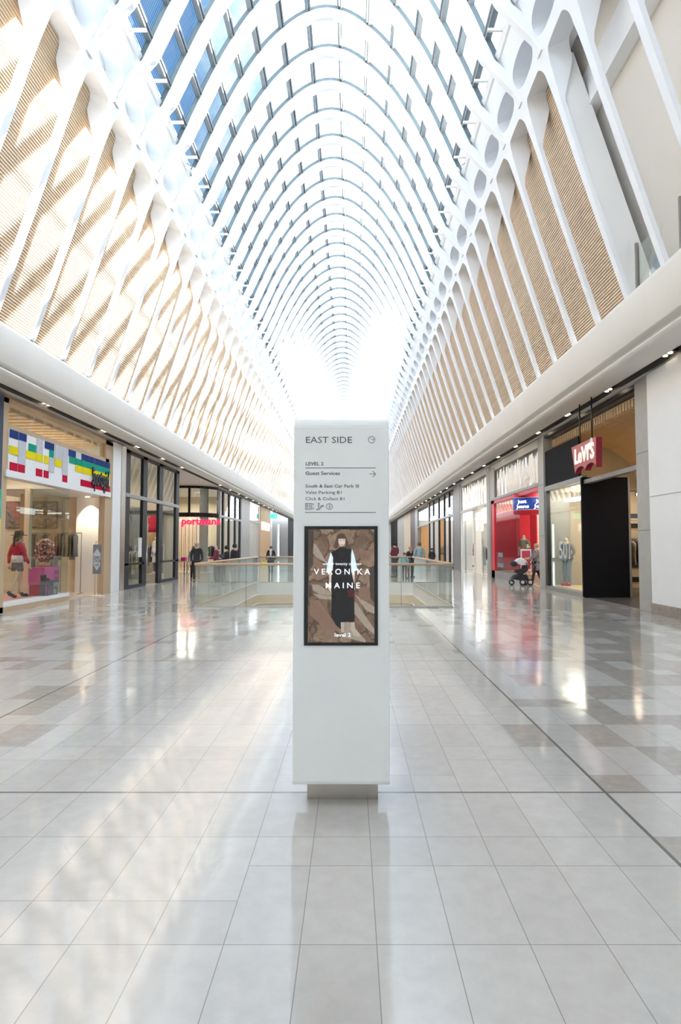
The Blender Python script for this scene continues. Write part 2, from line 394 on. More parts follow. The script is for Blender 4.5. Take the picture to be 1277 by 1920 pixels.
# side walls of fins with rounded openings
def shape(zb):
    hb = .078
    lv = []
    def T(z):  # thickness behind the face
        if z < 11.2: return .10
        return .10 + .40 * min(1, (z - 11.2) / .7)
    h2 = MOD / 2
    for i in range(6):
        z = zb + (10.8 - zb) * i / 5; lv.append((z, hb + .03 * i / 5, T(z)))
    r0 = lv[-1][1]
    for i in range(1, 7):
        q = i / 6; lv.append((10.8 + 1.0 * q, r0 + .06 * q * q, T(10.8 + 1.0 * q)))
    r0 += .06
    for i in range(1, 9):
        a = i / 8 * PI / 2; z = 11.85 + .35 * math.sin(a); lv.append((z, r0 + .24 * (1 - math.cos(a)), T(z)))
    lv.append((12.205, h2, T(12.205)))
    zc, hh, hl = 12.68, .25, .64
    lv.append((zc - hh, h2, T(zc - hh)))
    for i in range(1, 14):
        q = -math.cos(PI * i / 14)
        lv.append((zc + hh * q, h2 - hl * (1 - abs(q) ** 2.6) ** (1 / 2.6), T(zc + hh * q)))
    lv.append((zc + hh, h2, T(zc + hh))); lv.append((13.2, h2, .5)); lv.append((13.46, h2, .5))
    return lv
def finmesh(side, zb):
    lv = shape(zb); mb = MB(); h2 = MOD / 2
    F = []; B = []
    for z, r, t in lv:
        z_ = min(z, 13.43); sl = .31 if z < 12 else .45; c = math.hypot(1, sl)
        x = X0 + side * half(z_); F.append((x, z)); B.append((x + side * t / c, z + t * sl / c))
    for i in range(len(lv) - 1):
        r0, r1 = lv[i][1], lv[i + 1][1]
        for sg in (-1, 1):
            f0, f1, b0, b1 = F[i], F[i + 1], B[i], B[i + 1]
            mb.quad((f0[0], 0, f0[1]), (f0[0], sg * r0, f0[1]), (f1[0], sg * r1, f1[1]), (f1[0], 0, f1[1]))
            mb.quad((b0[0], 0, b0[1]), (b0[0], sg * r0, b0[1]), (b1[0], sg * r1, b1[1]), (b1[0], 0, b1[1]))
            if not (r0 >= h2 - 1e-6 and r1 >= h2 - 1e-6):
                mb.add([(f0[0], sg * r0, f0[1]), (b0[0], sg * r0, b0[1]), (b1[0], sg * r1, b1[1]), (f1[0], sg * r1, f1[1])], [(0, 1, 2, 3)], True)
    me = mb.mesh('fin', M['rib'], (0, 0, 0))
    bm = bmesh.new(); bm.from_mesh(me); bmesh.ops.remove_doubles(bm, verts=bm.verts, dist=1e-4)
    es = [e for e in bm.edges if len(e.link_faces) == 2 and e.calc_face_angle(0) > .9]
    for e in bm.edges: e.smooth = e.is_manifold and e.calc_face_angle(0) < .7
    for f in bm.faces: f.smooth = True
    bmesh.ops.recalc_face_normals(bm, faces=bm.faces)
    bm.to_mesh(me); bm.free(); return me
WALL = {}
for side, nm, zb in ((-1, 'wall_left', 6.45), (1, 'wall_right', 6.85)):
    wl = thing(nm, (0, 0, 0), None, None); wl['kind'] = 'structure'; WALL[side] = wl
    fm = finmesh(side, zb)
    for k in range(K0, K1):
        o = bpy.data.objects.new('fin', fm); COL.objects.link(o); o.parent = wl; o.location = (0, YF + k * MOD, 0)
    ystart = Y0 if side < 0 else 13.05
    # timber batten screen behind the fins
    def pt(z, off):
        c = math.hypot(1, .31); x = X0 + side * (half(z) + off / c); return (x, z + off * .31 / c)
    mb = MB(); zt = 12.3
    mb.prism([pt(zb, .56), pt(zb, .62), pt(zt, .62), pt(zt, .56)], ystart, Y1)
    mb.build('screen_backing', M['battenback'], wl)
    mb = MB(); z = zb + .02
    while z < zt - .05:
        mb.prism([pt(z, .51), pt(z, .56), pt(z + .042, .56), pt(z + .042, .51)], ystart, Y1); z += .064
    tag(mb.build('batten_screen', M['batten'], wl), label='light timber battens behind the white fins')
    mb = MB()   # outer shell closing the wall behind the holes
    c_ = [pt(12.3, .52), pt(12.3, .75), (X0 + side * 5.1, 13.9), (X0 + side * 4.45, 13.95), (X0 + side * 4.40, 13.42), pt(13.42, .5)]
    mb.prism(c_, Y0, Y1); mb.build('header_panel', M['white'], wl)
    mb = MB(); mb.strip([pt(6.9, 1.0), pt(13.4, 1.0)], Y0, Y1); mb.build('outer_shell', M['cream'], wl)
    # curb under the glass
    mb = MB(); mb.prism([(X0 + side * 4.56, 13.36), (X0 + side * 4.38, 13.40), (X0 + side * 4.30, 13.52), (X0 + side * 4.50, 13.62)], Y0, Y1)
    mb.build('skylight_curb', M['white'], wl)
    # short service brackets along the curb
    bk = MB(); x = X0 + side * 4.32
    bk.box(x, x - side * .36, -.03, .03, 13.50, 13.56); bm_ = bk.mesh('bracket', M['white'])
    for k in range(-3, 40):
        o = bpy.data.objects.new('bracket', bm_); COL.objects.link(o); o.parent = wl; o.location = (0, YF + (k + .5) * MOD, 0)
# small spotlights on the curb
for k in (-1, 3, 7):
    for side in (-1, 1):
        x = X0 + side * 4.1; y = YF + (k + .62) * MOD
        t_ = thing('spotlight', (x, y, 13.36), '%s small round spotlight on the skylight edge, %s' % ('left' if side < 0 else 'right', {-1: 'nearest of its side', 3: 'second of its side', 7: 'third of its side'}[k]), 'spotlight', 'spotlights under the skylight edge')
        MB().lathe((x, y, 13.22), [(.07, -.10), (.075, 0), (.05, .06), (.02, .1)], 12).build('housing', M['white'], t_)
        MB().lathe((x, y, 13.22), [(.055, -.115), (.055, -.10)], 12).build('lens', M['lampw'], t_)
        MB().tube([(x, y, 13.3), (x + side * .22, y, 13.46)], .015, 6).build('arm', M['mgrey'], t_)

# bulkheads / soffits
PRR = [(8.3, 7.0), (6.6, 6.90), (6.02, 6.90), (5.88, 6.875), (5.80, 6.80), (5.79, 6.72), (6.00, 5.98), (6.02, 5.95), (6.20, 5.99), (6.21, 5.80), (6.05, 5.785), (6.06, 5.76), (6.14, 5.70), (6.35, 5.685), (6.80, 5.72)]
PRL = [(-9.7, 6.6), (-8.5, 6.50), (-7.80, 6.50), (-7.66, 6.48), (-7.58, 6.41), (-7.57, 6.33), (-7.60, 5.58), (-7.62, 5.55), (-7.78, 5.58), (-7.79, 5.46), (-7.60, 5.44), (-7.60, 5.41), (-7.66, 5.34), (-7.80, 5.28), (-7.95, 5.26)]
def bulk(nm, prof, xch, zc, ztop, xend, zend):
    w_ = thing(nm, (0, 0, 0), None, None); w_['kind'] = 'structure'
    mb = MB(); mb.strip(prof, Y0, Y1, sm=True); o = mb.build('fascia', M['cream'], w_, fixn=False)
    mb = MB(); mb.strip([(prof[-1][0], prof[-1][1]), (prof[-1][0], zc + .14), (xch, zc + .14), (xch, zc)], Y0, Y1); mb.build('channel', M['channel'], w_, fixn=False)
    mb = MB(); mb.strip([(xch, zc), (xend, zend)], Y0, Y1); mb.build('soffit', M['cream'], w_, fixn=False)
    return w_
tr1 = bulk('trim_1', PRL, -8.10, 5.22, 5.4, -16, 5.18)
tr2 = bulk('trim_2', PRR, 7.06, 5.72, 5.9, 7.6, 5.68)

# floors
VX0, VX1, VY0, VY1 = -4.08, 2.65, 16.1, 26.8
mb = MB()
for (a, b, c, d) in ((-16, 16, Y0, VY0), (-16, VX0, VY0, VY1), (VX1, 16, VY0, VY1), (-16, 16, VY1, Y1)):
    mb.quad((a, c, 0), (b, c, 0), (b, d, 0), (a, d, 0))
struct('floor', mb, M['floor'], fixn=False)
# void edges
mb = MB()
def ring(mb, z0, z1, off=0, r=.5):
    pts = []
    for cx, cy, a0 in ((VX1 - off - r, VY1 - off - r, 0), (VX0 + off + r, VY1 - off - r, 90), (VX0 + off + r, VY0 + off + r, 180), (VX1 - off - r, VY0 + off + r, 270)):
        for i in range(7):
            a = math.radians(a0 + 15 * i); pts.append((cx + r * math.cos(a), cy + r * math.sin(a)))
    n = len(pts); mb.add([(x, y, z0) for x, y in pts] + [(x, y, z1) for x, y in pts], [(i, (i + 1) % n, n + (i + 1) % n, n + i) for i in range(n)], True)
ring(mb, .0, -.50, r=.02); struct('trim_3', mb, M['white'])
mb = MB(); ring(mb, -.5, -.86, .03, .6); ring(mb, -.90, -4.6, .06, .6); struct('trim_4', mb, M['beige'])
mb = MB(); ring(mb, -.86, -.90, .09, .6); struct('trim_5', mb, M['tan'])
mb = MB(); mb.box(-12, 12, 10, 34, -5.1, -5.0); struct('floor', mb, M['beige'])
# walls behind the camera and at the far end
mb = MB(); mb.box(-16, 16, Y0 - .2, Y0, 0, 13); struct('wall_back', mb, M['cream'])
mb = MB()
mb.box(-9, 8, Y1, Y1 + .2, 0, 6.2)
for i in range(12): mb.box(-8 + i * 1.4, -7.9 + i * 1.4, Y1, Y1 + .15, 6.2, 18.5 - abs(i - 5.2) * 1.2)
for zz in (8, 10, 12, 14, 16): mb.box(-7.5, 6, Y1, Y1 + .15, zz, zz + .1)
struct('wall_far', mb, M['white'])

# ---------------------------------------------------------------- pylon
PX0, PX1, PYF = -.355, .23, 3.80
py = thing('wayfinding_pylon', (-.0625, 3.92, 0), 'tall white wayfinding pylon with a black framed poster screen, standing on polished tiles', 'sign')
prof = []
for i in range(7):
    a = math.radians(180 - 15 * i); prof.append((PYF + .07 + .07 * math.cos(a), 2.37 - .07 + .07 * math.sin(a)))
for i in range(7):
    a = math.radians(90 - 15 * i); prof.append((PYF + .25 + .07 * math.cos(a) - .0, 2.30 + .07 * math.sin(a)))
prof += [(PYF + .32, .165), (PYF + .30, .14), (PYF + .02, .14), (PYF + .005, .146), (PYF, .165)]
M['pylon'] = mat('pylon white', (.875, .905, .91), .38, var=.01)
MB().prism(prof, PX0, PX1, 'x').build('body', M['pylon'], py, bevel=.004)
MB().box(-.275, .165, 3.95, 4.08, 0, .14).build('plinth', M['plinthsteel'], py)
M['ink'] = mat('grey ink', (.10, .115, .12), .6)
yf = PYF - .0005
TEXT('lettering', 'EAST SIDE', .041, (-.285, yf, 2.205), M['ink'], py, depth=.0008, width=.283)
def ring2(mb, cx, cz, r, w, y, n=32, d=.001):
    vs = []
    for k in range(n):
        a = 2 * PI * k / n
        for rr in (r - w / 2, r + w / 2):
            vs.append((cx + rr * math.cos(a), y - d, cz + rr * math.sin(a)))
    return mb.add(vs, [(2 * k, 2 * k + 1, (2 * ((k + 1) % n)) + 1, 2 * ((k + 1) % n)) for k in range(n)])
def seg(mb, pts, w, y, d=.001):
    for (x0, z0), (x1, z1) in zip(pts, pts[1:]):
        dx, dz = x1 - x0, z1 - z0; L = math.hypot(dx, dz) or 1; nx, nz = -dz / L * w / 2, dx / L * w / 2
        mb.quad((x0 + nx, y - d, z0 + nz), (x1 + nx, y - d, z1 + nz), (x1 - nx, y - d, z1 - nz), (x0 - nx, y - d, z0 - nz))
mb = MB(); ring2(mb, .124, 2.225, .0195, .003, yf); seg(mb, [(.124, 2.225), (.143, 2.225)], .003, yf)
mb.build('emblem', M['ink'], py, fixn=False)
TEXT('lettering', 'LEVEL 2', .021, (-.283, yf, 2.066), M['ink'], py, depth=.0008, bold=.0004, width=.109)
mb = MB(); seg(mb, [(-.283, 2.050), (.149, 2.050)], .0032, yf); mb.build('rule', M['ink'], py, fixn=False); mb = MB(); seg(mb, [(-.283, 1.776), (.149, 1.776)], .0032, yf); mb.build('rule', M['ink'], py, fixn=False)
TEXT('lettering', 'Guest Services', .022, (-.284, yf, 2.007), M['ink'], py, depth=.0008, bold=.0004, width=.212)
mb = MB(); seg(mb, [(.110, 2.012), (.148, 2.012)], .0035, yf); seg(mb, [(.130, 2.031), (.149, 2.012), (.130, 1.993)], .0035, yf); mb.build('arrow', M['ink'], py, fixn=False)
TEXT('lettering', 'South & East Car Park', .020, (-.283, yf, 1.929), M['ink'], py, depth=.0008, bold=.0003, width=.297)
TEXT('lettering', 'Valet Parking B1', .020, (-.283, yf, 1.890), M['ink'], py, depth=.0008, bold=0, width=.222)
TEXT('lettering', 'Click & Collect B1', .020, (-.283, yf, 1.851), M['ink'], py, depth=.0008, bold=0, width=.238)
mb = MB(); ring2(mb, .036, 1.938, .0095, .0028, yf, 20); seg(mb, [(.030, 1.943), (.033, 1.934), (.036, 1.942), (.039, 1.934), (.042, 1.943)], .0022, yf); mb.build('pictogram', M['ink'], py, fixn=False)
mb = MB()    # lift
seg(mb, [(-.282, 1.795), (-.282, 1.832), (-.244, 1.832), (-.244, 1.795), (-.282, 1.795)], .0026, yf)
for cx in (-.271, -.255):
    ring2(mb, cx, 1.823, .004, .002, yf, 12); seg(mb, [(cx - .005, 1.816), (cx + .005, 1.816), (cx + .005, 1.808), (cx, 1.798), (cx - .005, 1.808), (cx - .005, 1.816)], .002, yf)
seg(mb, [(-.235, 1.822), (-.235, 1.831)], .002, yf); seg(mb, [(-.239, 1.827), (-.235, 1.831), (-.231, 1.827)], .002, yf)
seg(mb, [(-.235, 1.796), (-.235, 1.805)], .002, yf); seg(mb, [(-.239, 1.800), (-.235, 1.796), (-.231, 1.800)], .002, yf)
mb.build('pictogram', M['ink'], py, fixn=False)
mb = MB()    # escalator
seg(mb, [(-.214, 1.797), (-.203, 1.797), (-.182, 1.819), (-.171, 1.819), (-.171, 1.813), (-.180, 1.813), (-.200, 1.791), (-.214, 1.791), (-.214, 1.797)], .0024, yf)
ring2(mb, -.200, 1.829, .0045, .0024, yf, 14); seg(mb, [(-.200, 1.822), (-.203, 1.806)], .004, yf)
mb.build('pictogram', M['ink'], py, fixn=False)
mb = MB(); ring2(mb, -.135, 1.812, .0185, .0026, yf, 28); seg(mb, [(-.139, 1.816), (-.134, 1.816), (-.134, 1.802)], .003, yf); seg(mb, [(-.140, 1.802), (-.129, 1.802)], .0026, yf); seg(mb, [(-.136, 1.824), (-.132, 1.824)], .004, yf)
mb.build('pictogram', M['ink'], py, fixn=False)
# screen
MB().box(-.288, .160, PYF - .010, PYF + .05, .970, 1.692).build('screen_frame', mat('screen bezel', (.018, .019, .021), .18), py, bevel=.003)
scr = bpy.data.materials.new('poster rock wall'); scr.use_nodes = True; t = scr.node_tree; b = t.nodes['Principled BSDF']
tcn = N(t, 'ShaderNodeTexCoord'); mp = N(t, 'ShaderNodeMapping'); mp.inputs['Scale'].default_value = (8, 8, 8); mp.inputs['Rotation'].default_value = (0, .5, 0); LK(t, tcn.outputs['Object'], mp.inputs[0])
vo = N(t, 'ShaderNodeTexVoronoi', feature='DISTANCE_TO_EDGE', ins={'Scale': 1.0}); nz = N(t, 'ShaderNodeTexNoise', ins={'Scale': 14.0, 'Detail': 8.0, 'Roughness': .7})
LK(t, tcn.outputs['Object'], nz.inputs['Vector'])
ad = N(t, 'ShaderNodeVectorMath', operation='MULTIPLY_ADD'); ad.inputs[1].default_value = (.9, .9, .9); LK(t, nz.outputs['Color'], ad.inputs[0]); LK(t, mp.outputs[0], ad.inputs[2]); LK(t, ad.outputs[0], vo.inputs['Vector'])
vc = N(t, 'ShaderNodeTexVoronoi', ins={'Scale': 1.0}); LK(t, ad.outputs[0], vc.inputs['Vector'])
c1 = RAMP(t, nz.outputs['Fac'], [(.3, (.08, .052, .037)), (.5, (.17, .115, .08)), (.72, (.30, .22, .155))])
sc_ = N(t, 'ShaderNodeSeparateColor'); LK(t, vc.outputs['Color'], sc_.inputs[0])
c1 = MIX(t, .45, c1, RAMP(t, sc_.outputs[0], [(0, (.07, .045, .035)), (.5, (.16, .10, .07)), (1, (.26, .185, .13))]))
c1 = MIX(t, MA(t, 'MULTIPLY', MA(t, 'LESS_THAN', vo.outputs['Distance'], .045), .75), c1, (.05, .033, .027))
LK(t, c1, b.inputs['Base Color']); LK(t, c1, b.inputs['Emission Color']); b.inputs['Emission Strength'].default_value = .28; b.inputs['Roughness'].default_value = .2
UX = .402 / 872.0; UZ = .682 / 1500.0
def pu(x, y): return (-.263 + (x - 190) * UX, 1.672 - (y - 165) * UZ)
ys = PYF - .0115
mb = MB(); mb.quad(*[(a, ys, c) for a, c in (pu(190, 165), pu(1062, 165), pu(1062, 1665), pu(190, 1665))]); sc_o = mb.build('display', scr, py, fixn=False)
def pic(name, col, polys, lay, em=.5):
    m = mat('poster ' + name, col, .3, emis=em * .42, ecol=col, var=.12, scale=60)
    for pl in polys: MB().quad(*[(pu(a, c)[0], ys - .0004 * lay, pu(a, c)[1]) for a, c in pl]).build(name, m, sc_o, fixn=False)
pic('pale_rock', (.30, .25, .20), [[(215, 310), (300, 380), (440, 620), (300, 540), (215, 440)], [(240, 900), (330, 905), (500, 1010), (495, 1050), (380, 1050), (255, 980)], [(250, 1020), (500, 1045), (495, 1100), (340, 1090)],
    [(790, 1120), (830, 1150), (1060, 1490), (1062, 1560), (960, 1480), (795, 1280)], [(800, 1030), (1062, 1200), (1062, 1290), (950, 1240)], [(640, 1400), (740, 1400), (950, 1640), (940, 1665), (660, 1600)]], 1)
pic('brown_rock', (.20, .125, .09), [[(215, 1100), (330, 1110), (490, 1330), (600, 1500), (470, 1540), (215, 1300)], [(870, 440), (1000, 450), (990, 600), (880, 560)], [(850, 960), (990, 930), (1000, 1120), (870, 1100)], [(270, 560), (430, 640), (470, 800), (300, 700)]], 1)
pic('dark_rock', (.06, .045, .038), [[(190, 165), (262, 165), (255, 640), (215, 700), (190, 900)], [(990, 700), (1062, 640), (1062, 1150), (1010, 1080)], [(195, 900), (240, 920), (250, 1050), (195, 1080)]], 1)
pic('sleeve', (.55, .68, .80), [[(488, 470), (517, 545), (515, 700), (480, 745), (425, 745), (450, 600)], [(768, 425), (800, 520), (842, 710), (760, 745), (748, 560)]], 2, .7)
pic('skin', (.62, .48, .42), [[(470, 745), (500, 745), (490, 900), (495, 1010), (455, 960), (465, 860)], [(765, 740), (805, 735), (800, 900), (808, 960), (785, 1010), (762, 1000), (770, 900)], [(585, 300), (600, 270), (665, 270), (683, 300), (675, 360), (640, 392), (612, 385), (590, 345)]], 3)
pic('dress', (.018, .018, .020), [[(560, 440), (610, 400), (680, 400), (700, 430), (760, 425), (755, 560), (752, 700), (800, 900), (800, 1390), (690, 1395), (650, 1400), (640, 1510), (560, 1440), (495, 1330), (500, 1000), (497, 800), (518, 700), (518, 540), (490, 465)]], 4, .3)
pic('hair', (.085, .055, .042), [[(620, 215), (665, 225), (700, 290), (742, 420), (700, 430), (680, 400), (683, 330), (680, 290), (590, 290), (585, 340), (590, 395), (560, 430), (520, 395), (545, 330), (575, 240)]], 5, .4)
pic('features', (.12, .05, .05), [[(600, 305), (622, 305), (622, 313), (600, 313)], [(650, 303), (672, 303), (672, 311), (650, 311)], [(622, 368), (650, 368), (640, 378), (628, 378)]], 6, .3)
pic('boot', (.40, .36, .30), [[(620, 1400), (665, 1400), (665, 1530), (625, 1540)], [(752, 1400), (800, 1400), (810, 1480), (870, 1570), (860, 1590), (790, 1570), (752, 1490)]], 5)
pic('bag', (.10, .02, .025), [[(705, 970), (760, 960), (800, 1010), (790, 1070), (720, 1060)]], 5, .3)
M['plet'] = emit('poster letters', (.85, .93, .96), .35)
def ptext(s, x0, x1, yb, hh, bold=0):
    a, c = pu(x0, yb); TEXT('lettering', s, hh * UZ, (a, ys - .003, c), M['plet'], sc_o, depth=.0003, bold=bold, width=(x1 - x0) * UX)
ptext('winter twenty sixteen', 382, 888, 642, 38, 0); ptext('V E R O N I K A', 268, 1008, 766, 78, .0004); ptext('M A I N E', 415, 862, 948, 76, .0004); ptext('level 2', 537, 746, 1590, 50, .0002)

# ---------------------------------------------------------------- balustrade round the void
def baluster(name, pts, label, nj):
    b_ = thing(name, (pts[0][0], pts[0][1], 0), label, 'balustrade', 'glass balustrades round the floor opening')
    MB().tube([(x, y, 1.105) for x, y in pts], .034, 10).build('handrail', M['rail'], b_)
    for (xa, ya), (xb, yb) in zip(pts, pts[1:]):
        L = math.hypot(xb - xa, yb - ya); n = max(1, round(L / nj)); dx, dy = (xb - xa) / L, (yb - ya) / L
        for i in range(n):
            a = L * i / n + .008; c = L * (i + 1) / n - .008; mb = MB()
            px, py_ = -dy * .008, dx * .008
            p = [(xa + dx * a + px, ya + dy * a + py_), (xa + dx * c + px, ya + dy * c + py_), (xa + dx * c - px, ya + dy * c - py_), (xa + dx * a - px, ya + dy * a - py_)]
            mb.prism(p, .02, 1.08, 'z'); mb.build('glass_panel', M['gglass'], b_)
            if i: MB().box(xa + dx * (a - .008) - .006, xa + dx * (a - .008) + .006, ya + dy * (a - .008) - .006, ya + dy * (a - .008) + .006, .02, 1.08).build('joint', M['teal'], b_)
        mb = MB(); p = [(xa - dy * .02, ya + dx * .02), (xb - dy * .02, yb + dx * .02), (xb + dy * .02, yb - dx * .02), (xa + dy * .02, ya - dx * .02)]
        mb.prism(p, 0, .035, 'z'); mb.build('base_channel', M['steel'], b_)
e = .04
baluster('glass_balustrade', [(VX0 + e, VY0 - e), (VX1 - e, VY0 - e)], 'near glass balustrade with timber handrail, directly behind the white pylon', 1.45)
baluster('glass_balustrade', [(VX0 + e, VY0 + .1), (VX0 + e, VY1 - e)], 'left glass balustrade with timber handrail running away from the pylon', 1.55)
baluster('glass_balustrade', [(VX1 - e, VY0 + .1), (VX1 - e, VY1 - e)], 'right glass balustrade with timber handrail running away from the pylon', 1.55)
baluster('glass_balustrade', [(VX0 + .1, VY1 + e), (VX1 - .1, VY1 + e)], 'far glass balustrade at the end of the floor opening', 1.6)

# ---------------------------------------------------------------- soffit downlights
def downlights(x, z, ys_, side):
    for i, y in enumerate(ys_):
        t_ = thing('downlight', (x, y, z), 'twin downlight in the dark channel of the %s soffit, %s from the camera end' % (side, ORD[i]), 'ceiling light', 'twin downlights in the %s soffit' % side)
        MB().box(x - .08, x + .08, y - .24, y + .24, z - .03, z + .02).build('housing', M['black'], t_)
        for dy in (-.11, .11): MB().lathe((x, y + dy, z - .035), [(.052, 0), (.05, -.012)], 12).build('lamp', M['lamp'], t_)
downlights(6.93, 5.80, [13.4 + 3.15 * i for i in range(18)], 'right')
downlights(-8.03, 5.34, [16.2, 20.0, 23.2, 26.4, 29.4] + [38 + 3.2 * i for i in range(10)], 'left')

# ---------------------------------------------------------------- shop front builders
def room(side, y0, y1, depth, h, wallc, floorc=None, light=120, lcol=(1, .90, .76), ceilc=None, z=None, near=True):
    xf = XR if side > 0 else XL; xb = xf + side * depth
    mb = MB(); mb.box(xb, xb + side * .1, y0, y1, 0, h); 
    if near: mb.box(xf + side * .35, xb, y0 - .05, y0 + .02, 0, h)
    mb.box(xf + side * .35, xb, y1 - .02, y1 + .05, 0, h)
    struct('wall_shop', mb, wallc)
    mb = MB(); mb.box(xf + side * .05, xb, y0, y1, h, h + .1); struct('ceiling', mb, ceilc or M['cream'])
    if floorc:
        mb = MB(); mb.box(xf + side * .06, xb, y0, y1, 0, .012); struct('floor', mb, floorc)
    if light:
        n = max(1, round((y1 - y0) / 5))
        for i in range(n):
            area('shop ceiling light', (xf + side * depth * .45, y0 + (i + .5) * (y1 - y0) / n, (z or h) - .12), depth * .5, (y1 - y0) / n * .6, light * ROOM_K * (y1 - y0) / n, lcol)
def bx(name, m, parent, *a, **k): return MB().box(*a).build(name, m, parent, **k)
def shopfront(side, y0, y1, h, label, frame, mulls=(), transom=None, lower=None, door=None, glass=None, mw=.14, base=.08, cat='shopfront', md=.12):
    xf = XR if side > 0 else XL
    s_ = thing('shopfront', (xf, (y0 + y1) / 2, 0), label, cat); xi = xf + side * md
    for a, b in ((y0, y0 + mw), (y1 - mw, y1)): bx('frame_post', frame, s_, xf, xi, a, b, 0, h)
    bx('head_rail', frame, s_, xf, xi, y0, y1, h - .12, h)
    for m in mulls: bx('mullion', frame, s_, xf, xi, m - mw / 2, m + mw / 2, 0, h)
    if transom: bx('transom', M['mgrey'], s_, xf - side * .03, xi, y0, y1, transom - .07, transom + .07)
    st = [y0] + sorted(mulls) + [y1]; g = glass or M['glass']; xg = xf + side * .05
    for a, b in zip(st, st[1:]):
        isd = door and a < (door[0] + door[1]) / 2 < b
        zb = (transom or h) if isd else base
        a2, b2 = a + mw / 2, b - mw / 2
        if not isd: bx('sill', frame, s_, xf - side * .01, xi, a, b, 0, base + .04)
        if not isd and lower: bx('rail', frame, s_, xf, xi, a, b, lower - .04, lower + .04)
        if zb < h - .3: bx('glass_pane', g, s_, xg, xg + side * .012, a2, b2, zb, h - .1)
    return s_

# clothes
def garment_mesh(m, w=.22, hh=.75, seed=0, thick=.035):
    rnd = random.Random(seed); mb = MB(); n = 9; vs = []
    # a shirt on a hanger: shoulders, sleeves hanging, body flaring, gently folded
    prof_ = [(.0, .05), (-.03, w * .55), (-.08, w), (-.30, w * .95), (-.36, w * .82), (-.6 * hh, w * .85), (-hh, w * .98)]
    for z, ww in prof_:
        for k in range(12):
            a = 2 * PI * k / 12; q = 1 + .18 * math.sin(3 * a + seed) * min(1, -z * 2)
            vs.append((ww * math.cos(a), thick * math.sin(a) * q, z))
    fs = [(i * 12 + k, i * 12 + (k + 1) % 12, (i + 1) * 12 + (k + 1) % 12, (i + 1) * 12 + k) for i in range(len(prof_) - 1) for k in range(12)]
    fs += [tuple(range(12)), tuple(range((len(prof_) - 1) * 12, len(prof_) * 12))]
    mb.add(vs, fs, True); return mb.mesh('garment', m)
GM = {k: garment_mesh(M[k], .2 + .02 * (i % 3), .65 + .1 * (i % 4), i) for i, k in enumerate(['cblack', 'cgrey', 'cnavy', 'cwhite', 'cdenim', 'cbeige', 'colive', 'cmaroon', 'cred', 'ctan', 'cmag', 'clilac'])}
CN = dict(cblack='black', cgrey='grey', cnavy='navy', cwhite='white', cdenim='denim blue', cbeige='beige', colive='olive', cmaroon='maroon', cred='red', ctan='tan', cmag='magenta', clilac='lilac')
def rack(x, y, L, z, along, cols, label, grp, step=.11, metal='mgrey'):
    """a rail on two uprights, every garment on it a thing"""
    r = thing('clothes_rack', (x, y, 0), label, 'clothes rack')
    dx, dy = (1, 0) if along == 'x' else (0, 1)
    a, b = (x - dx * L / 2, y - dy * L / 2), (x + dx * L / 2, y + dy * L / 2)
    MB().tube([(a[0], a[1], z), (b[0], b[1], z)], .014, 6).build('rail', M[metal], r)
    for p in (a, b):
        MB().tube([(p[0], p[1], 0), (p[0], p[1], z)], .014, 6).build('upright', M[metal], r)
        MB().tube([(p[0] - dy * .22, p[1] - dx * .22, .02), (p[0] + dy * .22, p[1] + dx * .22, .02)], .014, 6).build('foot', M[metal], r)
    n = int((L - .1) / step)
    for i in range(n):
        c = cols[i % len(cols)]
        o = bpy.data.objects.new('garment', GM[c]); COL.objects.link(o)
        o.location = (a[0] + dx * (.08 + i * step), a[1] + dy * (.08 + i * step), z - .03); o.rotation_euler = (0, 0, (PI / 2 if along == 'x' else 0) + random.uniform(-.1, .1))
        tag(o, '%s garment on a hanger, %s along the %s' % (CN.get(c, c), ORD[i].replace('nearest', 'first'), grp), 'clothing', grp)
def shelfunit(x, y0, y1, side, zs, label, wood, items=('cdenim', 'cgrey', 'cnavy'), grp='folded clothes', dep=.35):
    u = thing('shelf_unit', (x, (y0 + y1) / 2, 0), label, 'shelves')
    for z in zs: bx('shelf', wood, u, x, x + side * dep, y0, y1, z, z + .035)
    for y in (y0, y1): bx('side_panel', wood, u, x, x + side * dep, y - .02, y + .02, 0, zs[-1] + .04)
    n = 0
    for z in zs[:-1]:
        y = y0 + .2
        while y < y1 - .2:
            hh = random.uniform(.08, .2); o = MB().box(x + side * .06, x + side * (dep - .03), y - .13, y + .13, z + .035, z + .035 + hh).build('folded_clothes', M[items[n % len(items)]], bevel=.02)
            tag(o, 'folded %s stack, %s along the %s shelf, %s' % (CN[items[n % len(items)]], ORD[int((y - y0) / .38)].replace('nearest', 'first'), ['bottom', 'second', 'third', 'fourth'][zs.index(z)], grp), 'folded clothes', grp); y += random.uniform(.33, .45); n += 1
    return u

